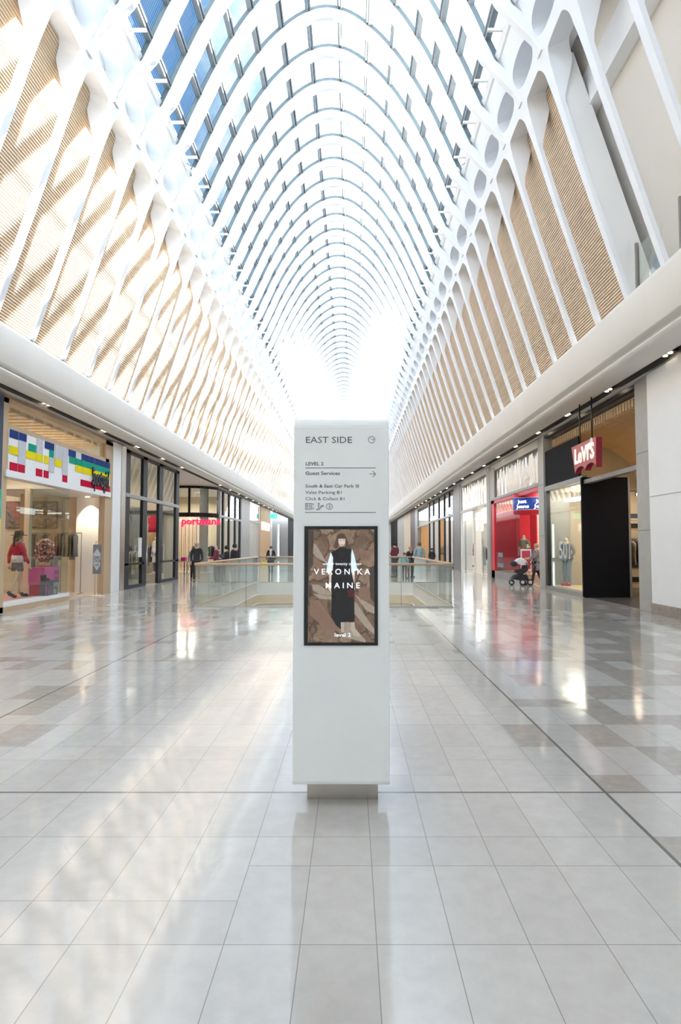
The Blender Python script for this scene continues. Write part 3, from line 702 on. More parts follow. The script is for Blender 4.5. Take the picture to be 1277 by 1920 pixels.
# ---------------------------------------------------------------- people and mannequins
def V(*a): return Vector(a)
def skinobj(name, pts, edges, root, m, parent, sub=1):
    me = bpy.data.meshes.new(name); me.from_pydata([p[0] for p in pts], edges, [])
    o = bpy.data.objects.new(name, me); COL.objects.link(o); me.materials.append(m)
    md = o.modifiers.new('skin', 'SKIN'); md.use_smooth_shade = True; me.skin_vertices.new(name='') if not me.skin_vertices else None
    for i, p in enumerate(pts):
        sv = me.skin_vertices[0].data[i]; r = p[1]; sv.radius = r if isinstance(r, tuple) else (r, r); sv.use_root = (i == root)
    s = o.modifiers.new('sub', 'SUBSURF'); s.levels = sub; s.render_levels = sub
    if parent: o.parent = parent
    return o
def human(name, loc, rz, H, label, cat, skin='skin', top='cblack', bottom='cnavy', hair='hbrown', shoes='cblack', pose='stand', skirt=None, long=0, arms=None, group=None, hairlong=False, bottomlen=1.0, sleeve=1.0):
    r = thing(name, loc, label, cat, group); r.rotation_euler = (0, 0, rz); s = H / 1.72
    # pose: +y is the way the figure faces
    st = {'stand': (0, 0), 'walk': (.22, -.24), 'step': (.12, -.10)}[pose]
    P = {}
    P['pel'] = V(0, 0, .95); P['wai'] = V(0, 0, 1.08); P['che'] = V(0, -.005, 1.28); P['nb'] = V(0, -.01, 1.43); P['nk'] = V(0, .005, 1.50); P['hd'] = V(0, .025, 1.60); P['cr'] = V(0, .01, 1.665)
    P['jaw'] = V(0, .06, 1.545)
    for sg, nm, f in ((-1, 'L', st[0]), (1, 'R', st[1])):
        P['hip' + nm] = V(sg * .09, 0, .90); P['kn' + nm] = V(sg * .095, f * .55 + .03, .50); P['an' + nm] = V(sg * .09, f, .085 + (.05 if f < -.1 else 0)); P['to' + nm] = V(sg * .10, f + .15, .03 + (.0 if f >= -.1 else .0))
        P['sh' + nm] = V(sg * .175, -.01, 1.40)
        if arms == 'push': el, wr, ha = V(sg * .21, .12, 1.16), V(sg * .19, .36, 1.10), V(sg * .18, .44, 1.09)
        elif arms == 'hold': el, wr, ha = V(sg * .22, .03, 1.14), V(sg * .10, .24, 1.14), V(sg * .05, .30, 1.17)
        elif arms == 'hip': el, wr, ha = V(sg * .30, -.03, 1.16), V(sg * .19, .05, .98), V(sg * .14, .09, .95)
        else: el, wr, ha = V(sg * .235, -.02 - f * .3, 1.13), V(sg * .235, .04 - f * .6, .89), V(sg * .23, .06 - f * .65, .82)
        P['el' + nm], P['wr' + nm], P['ha' + nm] = el, wr, ha
    idx = {}; pts = []; ed = []
    def add(k, rad): idx[k] = len(pts); pts.append((P[k] * s, tuple(q * s for q in rad) if isinstance(rad, tuple) else rad * s))
    add('pel', (.145, .10)); add('wai', (.12, .085)); add('che', (.145, .10)); add('nb', (.09, .07)); add('nk', .052); add('hd', (.072, .088)); add('cr', (.055, .07)); add('jaw', .035)
    ed += [(0, 1), (1, 2), (2, 3), (3, 4), (4, 5), (5, 6), (5, 7)]
    for nm in 'LR':
        for k, rr in (('hip', .085), ('kn', .056), ('an', .038), ('to', (.035, .025))): add(k + nm, rr)
        ed += [(0, idx['hip' + nm]), (idx['hip' + nm], idx['kn' + nm]), (idx['kn' + nm], idx['an' + nm]), (idx['an' + nm], idx['to' + nm])]
        for k, rr in (('sh', .058), ('el', .040), ('wr', .026), ('ha', (.036, .018))): add(k + nm, rr)
        ed += [(3, idx['sh' + nm]), (idx['sh' + nm], idx['el' + nm]), (idx['el' + nm], idx['wr' + nm]), (idx['wr' + nm], idx['ha' + nm])]
        d = (P['ha' + nm] - P['wr' + nm]).normalized(); sd = d.cross(Vector((1, 0, 0))).normalized() if abs(d.x) < .8 else Vector((0, 0, 1))
        for q in range(4):
            k = 'f%d%s' % (q, nm); P[k] = P['ha' + nm] + d * (.085 - .008 * abs(q - 1.3)) + sd * (.018 * (q - 1.5)); add(k, .0085); ed.append((idx['ha' + nm], idx[k]))
        k = 't' + nm; P[k] = P['wr' + nm].lerp(P['ha' + nm], .6) + sd * .05 + d * .03; add(k, .010); ed.append((idx['ha' + nm], idx[k]))
    skinobj('body', pts, ed, 0, M[skin], r, 1)
    def sub(nm, keys, edges, m, root=0, sublev=1):
        pp = [(P[k] * s if not isinstance(k, Vector) else k * s, tuple(q * s for q in rad) if isinstance(rad, tuple) else rad * s) for k, rad in keys]
        return skinobj(nm, pp, edges, root, m, r, sublev)
    if top:
        ks = [('wai', (.145, .11)), ('che', (.17, .125)), ('nb', (.105, .085))]; es = [(0, 1), (1, 2)]
        if not long: ks = [('pel', (.155, .115))] + ks; es = [(0, 1), (1, 2), (2, 3)]
        c = len(ks) - 1
        for nm in 'LR':
            n = len(ks); ks += [('sh' + nm, .072), ('el' + nm, .054)]; es += [(c, n), (n, n + 1)]
            if sleeve > .6: ks += [('wr' + nm, .038)]; es += [(n + 1, n + 2)]
        sub('top', ks, es, M[top], 1)
    if long:
        z0 = .95 - .45 * long
        MB().lathe((0, 0, 0), [(q * s, z * s) for q, z in ((.15, 1.14), (.165, 1.0), (.19, .9), (.205, z0 + .1), (.215, z0))], 16, 1, .72).build_local('coat_skirt', M[top], r)
    if skirt: MB().lathe((0, 0, 0), [(q * s, z * s) for q, z in ((.135, 1.05), (.165, .92), (.18, .80), (.185, .70))], 16, 1, .75).build_local('skirt', M[skirt], r)
    if bottom:
        ks = [('pel', (.15, .108))]; es = []
        for nm in 'LR':
            n = len(ks); ks += [('hip' + nm, .098), ('kn' + nm, .068)]; es += [(0, n), (n, n + 1)]
            if bottomlen > .6: ks += [('an' + nm, .052)]; es += [(n + 1, n + 2)]
        sub('trousers', ks, es, M[bottom])
    for nm in 'LR':
        a, b = P['an' + nm] * s, P['to' + nm] * s
        MB().tube([a + V(0, -.04, .03) * s, a + V(0, 0, -.03) * s, b + V(0, -.03, .01) * s, b + V(0, .03, 0) * s], [.045 * s, .05 * s, .042 * s, .025 * s], 8).build_local('shoe', M[shoes], r)
    if hair:
        hp = [(.02, .115), (.06, .105), (.088, .075), (.098, .03), (.096, -.02), (.07, -.05)][::-1]
        mb = MB().lathe(tuple((P['hd'] + V(0, -.028, .0)) * s), [(a * s, b * s) for a, b in hp], 14, .92, 1.05)
        if hairlong: mb.tube([(P['hd'] + V(0, -.07, .02)) * s, (P['nk'] + V(0, -.06, -.0)) * s, (P['nb'] + V(0, -.075, -.08)) * s], [.085 * s, .075 * s, .05 * s], 10)
        mb.build_local('hair', M[hair], r)
    return r
def _bl(s, name, m, parent):
    o = bpy.data.objects.new(name, s.mesh(name, m)); COL.objects.link(o); o.parent = parent; return o
MB.build_local = _bl

# ================================================================ LEFT SIDE
# near wall before the first shop
mb = MB(); mb.box(-8.5, XL, Y0, 13.9, 0, 5.3); struct('wall_left_near', mb, M['cream'])
p_ = thing('shop_pillar', (XL, 14.2, 0), 'dark blue shop pillar with a green and yellow stripe at the left picture edge', 'pillar')
bx('shaft', M['cnavy'], p_, XL, XL - .3, 13.9, 14.5, 2.9, 5.12); bx('green_band', M['cgreen'], p_, XL + .01, XL - .3, 13.9, 14.5, 2.2, 2.9); bx('yellow_band', M['cyellow'], p_, XL + .01, XL - .3, 13.9, 14.5, 0, 2.2)

# --- colourful fashion shop
ZA = 5.10
A = thing('shopfront', (XL, 17.9, 0), 'timber framed shopfront with a blue green yellow and red pixel sign band', 'shopfront')
bx('frame_post', M['tan'], A, XL, XL - .2, 14.5, 14.72, 0, ZA); bx('frame_post', M['tan'], A, XL, XL - .2, 20.62, 21.2, 0, ZA)
bx('head_rail', M['tan'], A, XL, XL - .2, 14.5, 21.2, ZA - .12, ZA); bx('transom', M['tan'], A, XL, XL - .2, 14.72, 20.9, 4.37, 4.50)
bx('sign_ledge', M['white'], A, XL + .05, XL - .3, 14.6, 21.0, 3.22, 3.38)
sb = bx('sign_band', M['white'], A, XL + .02, XL - .18, 14.72, 20.95, 3.38, 4.37)
M['sblue'] = mat('sign blue', (.012, .04, .19), .6, spec=.1); M['sgreen'] = mat('sign green', (.0, .32, .21), .6, spec=.1); M['syellow'] = mat('sign yellow', (.82, .68, .0), .6, spec=.1); M['sred'] = mat('sign red', (.55, .0, .035), .6, spec=.1); M['sgrey'] = mat('sign light grey', (.55, .56, .62), .4)
def cells(nm, m, lst):
    for y0, y1, z0, z1 in lst: MB().box(XL + .02, XL + .035, y0, y1, z0, z1).build(nm[:-1], m, sb)
S5 = [4.37 - .196 * i for i in range(6)]
cells('blue_squares', M['sblue'], [(14.74, 15.12, S5[1], S5[0]), (15.16, 15.5, S5[1], S5[0]), (16.45, 16.95, S5[1], S5[0]), (17.85, 18.28, S5[1], S5[0])] + [(18.68 + .375 * i, 19.03 + .375 * i, S5[1], S5[0]) for i in range(6)])
cells('green_squares', M['sgreen'], [(15.62, 15.98, S5[2] - .0, S5[1]), (16.7, 16.95, S5[2], S5[1]), (17.9, 18.28, S5[2], S5[1]), (18.30, 18.66, S5[2], S5[1]), (18.68, 20.93, S5[2], S5[1])])
cells('yellow_squares', M['syellow'], [(14.74, 15.12, S5[3], S5[2]), (15.5, 15.98, S5[3], S5[2]), (16.02, 16.35, S5[3], S5[2]), (16.43, 16.66, S5[3], S5[2]), (17.02, 17.42, S5[3], S5[2]), (18.3, 20.93, S5[3], S5[2])])
cells('red_squares', M['sred'], [(14.78, 15.12, S5[5], S5[4]), (15.16, 15.46, S5[5], S5[4]), (16.02, 16.34, S5[5], S5[4]), (16.43, 16.68, S5[5], S5[4]), (17.5, 17.78, S5[5], S5[4]), (18.68, 20.93, S5[5], S5[4])])
cells('grey_squares', M['sgrey'], [(15.14, 15.48, S5[4], S5[1]), (16.02, 16.33, S5[2], S5[0]), (17.02, 17.4, S5[2], S5[0]), (17.46, 17.8, S5[4], S5[0]), (18.3, 18.66, S5[1], S5[0]), (16.7, 16.98, S5[4], S5[2])])
TEXT('lettering', 'Sportsgirl', .60, (XL + .06, 19.42, 3.50), M['black'], A, face='+x', depth=.02, bold=.004, width=1.30)
bx('glass_pane', M['glass'], A, XL - .03, XL - .042, 14.72, 18.1, .22, 3.25); bx('glass_pane', M['glass'], A, XL - .05, XL - 1.2, 18.1, 18.112, .22, 3.25)
bx('glass_pane', M['glass'], A, XL - .06, XL - .072, 14.72, 20.62, 4.5, 4.98)
bx('window_base', M['tan'], A, XL, XL - .1, 14.5, 18.18, 0, .13); bx('window_sill', M['white'], A, XL - .0, XL - .3, 14.72, 18.16, .13, .22)
bx('corner_post', M['beige'], A, XL - 1.15, XL - 1.3, 18.02, 18.18, 0, 3.25)
mb = MB(); mb.box(XL - .12, XL - 4.0, 14.76, 17.98, .0, .20); tag(mb.build('display_platform', mat('pink platform', (.72, .30, .34), .4)), 'low pink display platform inside the left shop window', 'platform')
room(-1, 14.5, 21.4, 6.5, 5.3, M['beige'], mat('warm shop floor', (.62, .52, .42), .3), light=95, lcol=(1, .90, .74), ceilc=M['tan'], z=4.9)
mb = MB()
y = 14.6
while y < 21.0: mb.box(XL - .3, XL - 3.2, y, y + .30, 4.92, 5.10); y += .44
tag(mb.build('slatted_ceiling', M['timber']), 'pale timber slat ceiling inside the colourful shop', 'ceiling panel')
mb = MB(); mb.box(XL - 3.3, XL - 3.4, 14.6, 21.3, 3.9, 4.95); tag(mb.build('timber_bulkhead', M['timber']), 'pale timber bulkhead hanging inside the colourful shop', 'bulkhead')
mb = MB(); mb.box(XL - .25, XL - 3.2, 18.1, 21.35, 3.24, 3.36); tag(mb.build('entry_canopy', M['cream']), 'white canopy over the recessed entry of the colourful shop', 'canopy')
for i, x in enumerate((-8.9,)):
    t_ = thing('downlight', (x, 20.7, 3.24), 'warm downlight in the entry canopy beside the easel sign', 'ceiling light')
    MB().lathe((x, 20.9, 3.235), [(.07, 0), (.07, -.02)], 12).build('lamp', M['lamp'], t_)
    l = bpy.data.lights.new('entry spot', 'SPOT'); l.energy = 70; l.color = (1, .86, .62); l.spot_size = math.radians(75); l.spot_blend = .5; l.shadow_soft_size = .05
    o = bpy.data.objects.new('entry spot', l); COL.objects.link(o); o.location = (x, 20.85, 3.18); o.rotation_euler = (math.radians(18), 0, 0)
# interior wall panels and pictures
mb = MB(); 
def picture(name, x0, x1, y, z0, z1, label, cols, seed):
    p = thing(name, ((x0 + x1) / 2, y, z0), label, 'picture'); bx('frame', M['cblack'], p, x0 - .02, x1 + .02, y - .005, y + .03, z0 - .02, z1 + .02)
    m = bpy.data.materials.new('picture print'); m.use_nodes = True; t = m.node_tree; b = t.nodes['Principled BSDF']
    tcn = N(t, 'ShaderNodeTexCoord'); nz = N(t, 'ShaderNodeTexNoise', ins={'Scale': 3.5, 'Detail': 3.0, 'Distortion': 1.5}); mp = N(t, 'ShaderNodeMapping'); mp.inputs['Location'].default_value = (seed, seed, 0)
    LK(t, tcn.outputs['Object'], mp.inputs[0]); LK(t, mp.outputs[0], nz.inputs['Vector']); LK(t, RAMP(t, nz.outputs['Fac'], [(.35, cols[0]), (.5, cols[1]), (.62, cols[2])]), b.inputs['Base Color'])
    bx('print', m, p, x0, x1, y - .012, y - .004, z0, z1)
    return p
picture('wall_picture', -10.95, -10.12, 21.3, 2.2, 3.08, 'large fashion photograph on the back wall above the clothes rack', [(.10, .09, .08), (.35, .28, .22), (.62, .45, .36)], 1.0)
picture('wall_picture', -11.85, -11.3, 21.3, 2.2, 3.08, 'fashion photograph with red on the wall behind the hat mannequin', [(.10, .09, .08), (.30, .25, .22), (.55, .12, .12)], 7.0)
p2 = thing('room_divider', (-10.5, 19.9, 0), 'tan timber divider post standing behind the hat mannequin', 'divider'); bx('panel', M['tan'], p2, -10.6, -10.36, 19.85, 19.95, 0, 3.25); bx('trim', M['white'], p2, -10.36, -10.27, 19.84, 19.95, 0, 3.25)
rack(-9.75, 20.5, 1.7, 2.0, 'x', ['colive', 'cgrey', 'cbeige', 'cbeige'], 'metal clothes rack against the back wall of the colourful shop', 'rack behind the colourful shop window')
rack(-9.45, 19.3, .9, 1.25, 'x', ['cgrey', 'cbeige'], 'lower metal clothes rack behind the patterned display bust', 'low rack behind the patterned bust', .16)
# mannequin with a hat
mq = human('mannequin', (-8.98, 16.75, .20), math.radians(-30), 1.72, 'mannequin in a black hat, red jumper and grey skirt in the left shop window', 'mannequin', skin='mann', top='cred', bottom=None, skirt='cgrey', shoes='cblack', pose='walk', hair='hbrown', hairlong=True)
MB().lathe((0, .025, 1.66), [(.20, 0), (.205, .008), (.11, .02), (.105, .09), (.085, .125), (.02, .13)], 20, .95, 1.1).build_local('hat', M['cblack'], mq)
MB().lathe((0, 0, 0), [(.15, 1.12), (.17, 1.02), (.185, .93)], 16, 1, .75).build_local('shirt_hem', M['cwhite'], mq)
mb = MB(); mb.lathe((0, .0, 1.45), [(.085, -.05), (.12, -.03), (.12, .03), (.08, .05)], 14); mb.tube([(.06, .09, 1.44), (.07, .14, 1.25), (.05, .13, 1.05), (.07, .13, .95)], [.05, .06, .055, .06], 8); mb.tube([(-.06, .09, 1.44), (-.07, .14, 1.25), (-.06, .13, 1.1)], [.05, .06, .055], 8)
mb.build_local('scarf', M['cgrey'], mq)
# display bust with a patterned top
pt_ = bpy.data.materials.new('mottled print fabric'); pt_.use_nodes = True; t = pt_.node_tree; b = t.nodes['Principled BSDF']; tcn = N(t, 'ShaderNodeTexCoord'); vz = N(t, 'ShaderNodeTexVoronoi', ins={'Scale': 26.0}); LK(t, tcn.outputs['Object'], vz.inputs['Vector'])
LK(t, RAMP(t, N(t, 'ShaderNodeSeparateColor').outputs[0], [(0, (.1, .05, .05)), (1, (.6, .3, .25))]), b.inputs['Base Color'])
sp = N(t, 'ShaderNodeSeparateColor'); LK(t, vz.outputs['Color'], sp.inputs[0]); LK(t, RAMP(t, sp.outputs[0], [(0, (.06, .05, .05)), (.35, (.55, .22, .20)), (.65, (.75, .55, .42)), (.85, (.12, .08, .08))], 'CONSTANT'), b.inputs['Base Color']); b.inputs['Roughness'].default_value = .8
bu = thing('display_bust', (-8.740, 17.75, .985), 'headless display bust in a mottled pink and black top standing on the pink box', 'mannequin')
MB().lathe((-8.740, 17.75, 0), [(.10, 1.08), (.17, 1.2), (.19, 1.42), (.21, 1.62), (.19, 1.72), (.07, 1.79)], 14, 1, .75).build('top', pt_, bu)
for sg in (-1, 1): MB().tube([(-8.740 + sg * .19, 17.75, 1.68), (-8.740 + sg * .25, 17.73, 1.42), (-8.740 + sg * .22, 17.67, 1.2)], [.07, .06, .05], 8).build('sleeve', pt_, bu)
MB().lathe((-8.740, 17.75, 0), [(.15, .985), (.17, 1.02), (.15, 1.12)], 14, 1, .75).build('wrap', M['ctan'], bu)
def box_thing(x0, x1, y0, y1, z0, z1, m, label):
    t_ = thing('display_box', ((x0 + x1) / 2, (y0 + y1) / 2, z0), label, 'box'); bx('box', m, t_, x0, x1, y0, y1, z0, z1, bevel=.005); return t_
M['bpink'] = mat('pink box', (.68, .10, .33), .5); M['bnavy'] = mat('slate box', (.10, .13, .19), .5); M['bred'] = mat('red box', (.50, .05, .09), .5)
b1 = box_thing(-8.500, -8.93, 17.25, 18.15, .50, .98, M['bpink'], 'pink display box with purple lettering, topmost of its stack')
TEXT('lettering', 'MISS', .13, (-8.485, 17.82, .76), M['cpurple'], b1, face='+x', width=.26); TEXT('lettering', 'THIS', .13, (-8.485, 17.82, .57), M['cpurple'], b1, face='+x', width=.26)
b2 = box_thing(-8.280, -8.490, 17.02, 17.62, .20, .62, M['bnavy'], 'slate blue display box printed WRAP ME UP and SHOE FIX')
TEXT('lettering', 'SHOE', .13, (-8.265, 17.32, .44), M['cwhite'], b2, face='+x', width=.24); TEXT('lettering', 'FIX', .15, (-8.265, 17.32, .24), M['cwhite'], b2, face='+x', width=.17)
zz = (Vector((0, 0, 1)), Vector((1, 0, 0)))
def vtext(name, s, h, loc, m, par, wd):
    o = TEXT(name, s, h, (0, 0, 0), m, None, face='+x', width=wd); me = o.data
    for v in me.vertices: v.co = Vector((v.co.x, -v.co.z, v.co.y))
    o.parent = par; off = wloc(par)
    for v in me.vertices: v.co += Vector(loc) - off
    return o
vtext('lettering', 'WRAP', .10, (-8.265, 16.96, .23), M['bpink'], b2, .32); vtext('lettering', 'ME UP', .10, (-8.265, 17.12, .23), M['bpink'], b2, .32)
b3 = box_thing(-8.505, -8.93, 17.30, 18.10, .20, .495, M['bred'], 'dark red display box at the bottom right of the stack')
for sg, yy in ((0, 17.02), (1, 17.20)):
    s_ = thing('ankle_boot', (-8.430, yy + .0, .62), ['left', 'right'][sg] + ' black ankle boot standing on the slate display box', 'shoe', 'pair of ankle boots on the slate box')
    MB().tube([(-8.470, yy, .655), (-8.440, yy, .66), (-8.360, yy, .655), (-8.310, yy, .64)], [.03, .038, .034, .018], 8).build('foot', M['cblack'], s_); MB().tube([(-8.445, yy, .65), (-8.445, yy, .78)], [.035, .04], 8).build('shaft', M['cblack'], s_)
pf = thing('picture_stand', (-9.6, 15.0, .2), 'tall mirror panel with a dark print leaning inside the left shop window edge', 'display panel'); bx('panel', M['clilac'], pf, -9.4, -9.9, 15.9, 15.93, .2, 3.0); bx('edge', M['white'], pf, -9.38, -9.34, 15.88, 15.95, .2, 3.1)
# easel sign
es = thing('easel_sign', (-8.0, 19.6, 0), 'small freestanding sale sign on a slim timber stand outside the shop entry', 'sign')
MB().lathe((-8.0, 19.6, 0), [(.26, 0), (.26, .02), (.22, .03)], 20, 1, .8).build('base', M['beige'], es)
for sx_ in (-.05, .05): MB().tube([(-8.0 + sx_, 19.6, .02), (-8.0 + sx_, 19.6, .70)], .013, 6).build('leg', M['tan'], es)
MB().tube([(-8.05, 19.6, 1.6), (-8.05, 19.6, 1.72), (-7.95, 19.6, 1.72), (-7.95, 19.6, 1.6)], .01, 6).build('handle', M['tan'], es)
brd = bx('board', M['cgrey'], es, -8.13, -7.87, 19.585, 19.615, .70, 1.62); MB().add([(-8.0, 19.58, 1.5), (-7.89, 19.58, 1.33), (-7.89, 19.58, .98), (-8.0, 19.58, .80), (-8.11, 19.58, .98), (-8.11, 19.58, 1.33)], [(0, 1, 2, 3, 4, 5)]).build('label_panel', M['csilver'], brd, fixn=False)
TEXT('lettering', '30%', .20, (-8.10, 19.578, 1.07), M['cblack'], brd, width=.2)
TEXT('lettering', 'OFF', .07, (-8.06, 19.578, .95), M['cblack'], brd, width=.12)

# pillars between shops
def pillar(y0, y1, side, h, m, label, dep=.4, out=.03, name='shop_pillar', lines=()):
    x = XR if side > 0 else XL
    p = thing(name, (x, (y0 + y1) / 2, 0), label, 'pillar'); bx('shaft', m, p, x - side * out, x + side * dep, y0, y1, 0, h, bevel=.006)
    for z in lines: bx('joint', M['dark'], p, x - side * (out + .003), x - side * (out - .01), y0, y1, z, z + .012)
    return p
pillar(21.2, 21.95, -1, 5.16, M['white'], 'white pilaster between the colourful shop and the dark framed shop', 1.2)
pillar(22.0, 22.42, -1, 5.16, M['steel'], 'brushed steel pilaster beside the dark framed glass shopfront', .5)

# --- dark framed glass shop
Bs = shopfront(-1, 22.45, 29.5, 5.12, 'tall charcoal framed glass shopfront with an open doorway on the left side', M['mull'], mulls=(24.65, 26.7), transom=3.44, lower=.9, door=(25.0, 26.3), mw=.5, md=.12)
tag(bx('notice', M['cwhite'], None, XL + .02, XL + .03, 23.85, 24.25, 1.15, 1.9), 'white paper notice stuck on the dark framed shop window', 'notice')
room(-1, 22.45, 29.5, 6.5, 5.2, M['beige'], mat('grey shop floor', (.42, .39, .36), .3), light=75, z=5.0)
mb = MB()
for y in (23.6, 25.6, 27.6): mb.box(XL - 1.5, XL - 6, y, y + .12, 3.0, 3.14)
mb.box(XL - 2.2, XL - 2.34, 22.5, 29.4, 2.9, 3.0)
tag(mb.build('ceiling_grid', M['black']), 'black steel grid hanging inside the dark framed shop', 'ceiling grid')
rack(-9.6, 28.7, 1.9, 1.62, 'x', ['cwhite', 'cgrey', 'cblack', 'cgrey', 'cdenim'], 'long metal clothes rack against the end wall of the dark framed shop', 'long rack in the dark framed shop', metal='steel')
rack(-9.3, 26.6, 1.1, 1.35, 'x', ['cbeige', 'cwhite', 'cgrey'], 'short metal clothes rack in the middle of the dark framed shop', 'short rack in the dark framed shop', metal='steel')
human('mannequin', (-8.62, 27.5, .35), math.radians(150), 1.7, 'mannequin in a long pale coat beside the doorway of the dark framed shop', 'mannequin', skin='mannw', top='cwhite', bottom='cgrey', shoes='cwhite', hair=None, long=1)
tag(bx('display_plinth', M['beige'], None, -8.4, -9.0, 27.1, 28.0, 0, .35), 'beige plinth under the mannequin in the dark framed shop', 'plinth')
o = bpy.data.objects.new('red_shirt', GM['cred']); COL.objects.link(o); o.location = (-9.3, 29.12, 3.0); o.rotation_euler = (0, 0, 0); o.scale = (1, 1, 1.2); tag(o, 'red top displayed high on the end wall of the dark framed shop', 'clothing')
o = bpy.data.objects.new('tan_skirt', GM['ctan']); COL.objects.link(o); o.location = (-9.3, 29.12, 2.2); tag(o, 'tan skirt displayed below the red top', 'clothing')
dp = thing('wall_panel', (-9.9, 29.4, 0), 'dark vertical panel with a crossbar on the end wall of the dark framed shop', 'wall panel')
bx('panel', M['mgrey'], dp, -10.6, -9.75, 29.36, 29.42, 0, 3.4); bx('crossbar', M['black'], dp, -10.6, -8.4, 29.30, 29.36, 3.1, 3.25); bx('post', M['black'], dp, -8.95, -8.85, 29.30, 29.36, 0, 3.1)

# --- recess and the curved corner shop
mb = MB(); mb.box(-8.3, -16, 29.5, 29.62, 0, 5.2); struct('wall_recess', mb, M['cream'])
C = thing('shopfront', (XL, 38, 0), 'curved corner shopfront with dark frames and a pink red sign behind the recess', 'shopfront')
def curvex(n=9, r=1.6, yf_=36.6, x0=XL):
    return [(x0 - r + r * math.sin(PI / 2 * i / n), yf_ + r - r * math.cos(PI / 2 * i / n)) for i in range(n + 1)]
cv = [(-15.5, 36.6)] + curvex()
def wallstrip(path, z0, z1, th=.06):
    mb = MB()
    for (xa, ya), (xb, yb) in zip(path, path[1:]):
        L = math.hypot(xb - xa, yb - ya); dx, dy = (xb - xa) / L, (yb - ya) / L; nx, ny = -dy * th / 2, dx * th / 2
        mb.prism([(xa + nx, ya + ny), (xb + nx, yb + ny), (xb - nx, yb - ny), (xa - nx, ya - ny)], z0, z1, 'z')
    return mb
wallstrip(cv, 3.30, 3.55, .16).build('transom_band', M['mull'], C); wallstrip(cv, 5.0, 5.15, .12).build('head_rail', M['mull'], C)
wallstrip(cv, 3.55, 5.0, .02).build('upper_glass', M['glass'], C)
wallstrip(cv[3:], .1, 3.3, .02).build('corner_glass', M['glass'], C)
bx('mullion', M['mull'], C, -9.62, -9.52, 36.5, 36.68, 3.5, 5.05); bx('mullion', M['mull'], C, -8.28, XL, 38.15, 38.4, 0, 5.1)
bx('mullion', M['mull'], C, -11.3, -11.2, 36.5, 36.68, 3.5, 5.05)
TEXT('lettering', 'portmans', .42, (-9.95, 36.35, 2.84), emit('sign pink red', (.85, .01, .07), .8), C, depth=.05, bold=.016, width=2.25)
cs = thing('shop_column', (-10.6, 37.6, 0), 'row of thin dark red ceiling rods inside the curved corner shop', 'screen')
for i in range(14): MB().tube([(-11.4 + i * .12, 39.5, 0), (-11.4 + i * .12, 39.5, 3.2)], .02, 6).build('rod', M['cmaroon'] if i % 2 else M['cbeige'], cs)
room(-1, 36.7, 46.0, 6.5, 5.2, M['beige'], mat('pale shop floor', (.55, .48, .40), .3), light=100, z=4.9, near=False)
pl_ = thing('clothes_display', (-9.7, 37.5, 0), 'light stone column inside the curved corner shop', 'column'); bx('shaft', M['greypanel'], pl_, -9.35, -8.9, 38.2, 38.6, 0, 5.1)
rack(-9.0, 40.6, 1.6, 1.6, 'y', ['cblack', 'cgrey', 'cmag'], 'clothes rack behind the curved corner shop glass', 'rack in the curved corner shop')
for i in range(4):
    t_ = thing('downlight', (-10.8 + .55 * i, 37.0, 3.1), 'bright round lamp inside the curved corner shop behind the pink sign, %s from the left' % ORD[i].replace('nearest', 'first'), 'ceiling light', 'lamps inside the curved corner shop')
    MB().ball((-10.8 + .55 * i, 37.3, 3.13), .07).build('lamp', M['lamp'], t_)
dt = thing('display_table', (-9.7, 34.6, 0), 'low display table with folded clothes in front of the curved corner shop', 'table')
bx('table_top', M['tan'], dt, -10.3, -9.1, 34.2, 35.0, .70, .75)
for ax in (-10.2, -9.2):
    for ay in (34.3, 34.9): bx('leg', M['black'], dt, ax - .02, ax + .02, ay - .02, ay + .02, 0, .70)
for i, c in enumerate(('cbeige', 'cwhite', 'cmag')):
    tag(MB().box(-10.15 + i * .36, -9.9 + i * .36, 34.4, 34.8, .75, .87 + .04 * i).build('folded_clothes', M[c], bevel=.02), ['tan', 'white', 'magenta'][i] + ' folded stack on the low table by the curved corner shop', 'folded clothes', 'stacks on the low display table')
shopfront(-1, 38.4, 46.0, 5.15, 'dark framed glass shopfront just beyond the curved corner', M['mull'], mulls=(39.9, 41.8, 44.0), transom=3.45, mw=.35)
pillar(46.0, 50.0, -1, 5.16, M['greypanel'], 'pale polished stone pilaster beyond the dark framed glass', .5)
shopfront(-1, 50.0, 55.4, 5.16, 'steel framed shop window with a transom beyond the stone pilaster', M['steel'], mulls=(), transom=3.6, mw=.2)
room(-1, 50.0, 55.4, 5, 5.2, M['tan'], M['wfloor'], light=70)
rack(-9.0, 52.6, 1.8, 1.6, 'y', ['clilac', 'colive', 'cwhite'], 'clothes rack in the steel framed shop window', 'rack in the steel framed window')
op = pillar(55.6, 62.8, -1, 5.16, M['orange'], 'wide orange timber shop wall with white letters', .5)
TEXT('lettering', 'PLATINUM', .8, (XL + .08, 56.2, 3.05), emit('pale letters', (.9, .95, 1), .5), op, face='+x', depth=.05, bold=.0, width=5.2)
pillar(62.8, 64.0, -1, 5.16, M['steel'], 'slim polished steel pilaster beyond the orange timber wall', .5)
dk = pillar(64.0, 80.0, -1, 5.16, mat('dark stone', (.10, .10, .105), .35, var=.25, scale=1.5), 'dark stone shop wall with a pale green light strip', .5)
bx('light_strip', emit('pale green strip', (.75, 1, .80), 3), dk, XL + .06, XL + .10, 69.2, 69.6, .3, 4.0)
ex = thing('exit_sign', (-7.0, 60.5, 4.4), 'green exit sign hanging from the left soffit', 'sign')
bx('panel', emit('exit green', (.05, .55, .36), 1.0), ex, -7.95, -7.25, 60.5, 60.56, 4.25, 4.72); bx('hanger', M['mgrey'], ex, -7.62, -7.58, 60.5, 60.55, 4.72, 5.60)
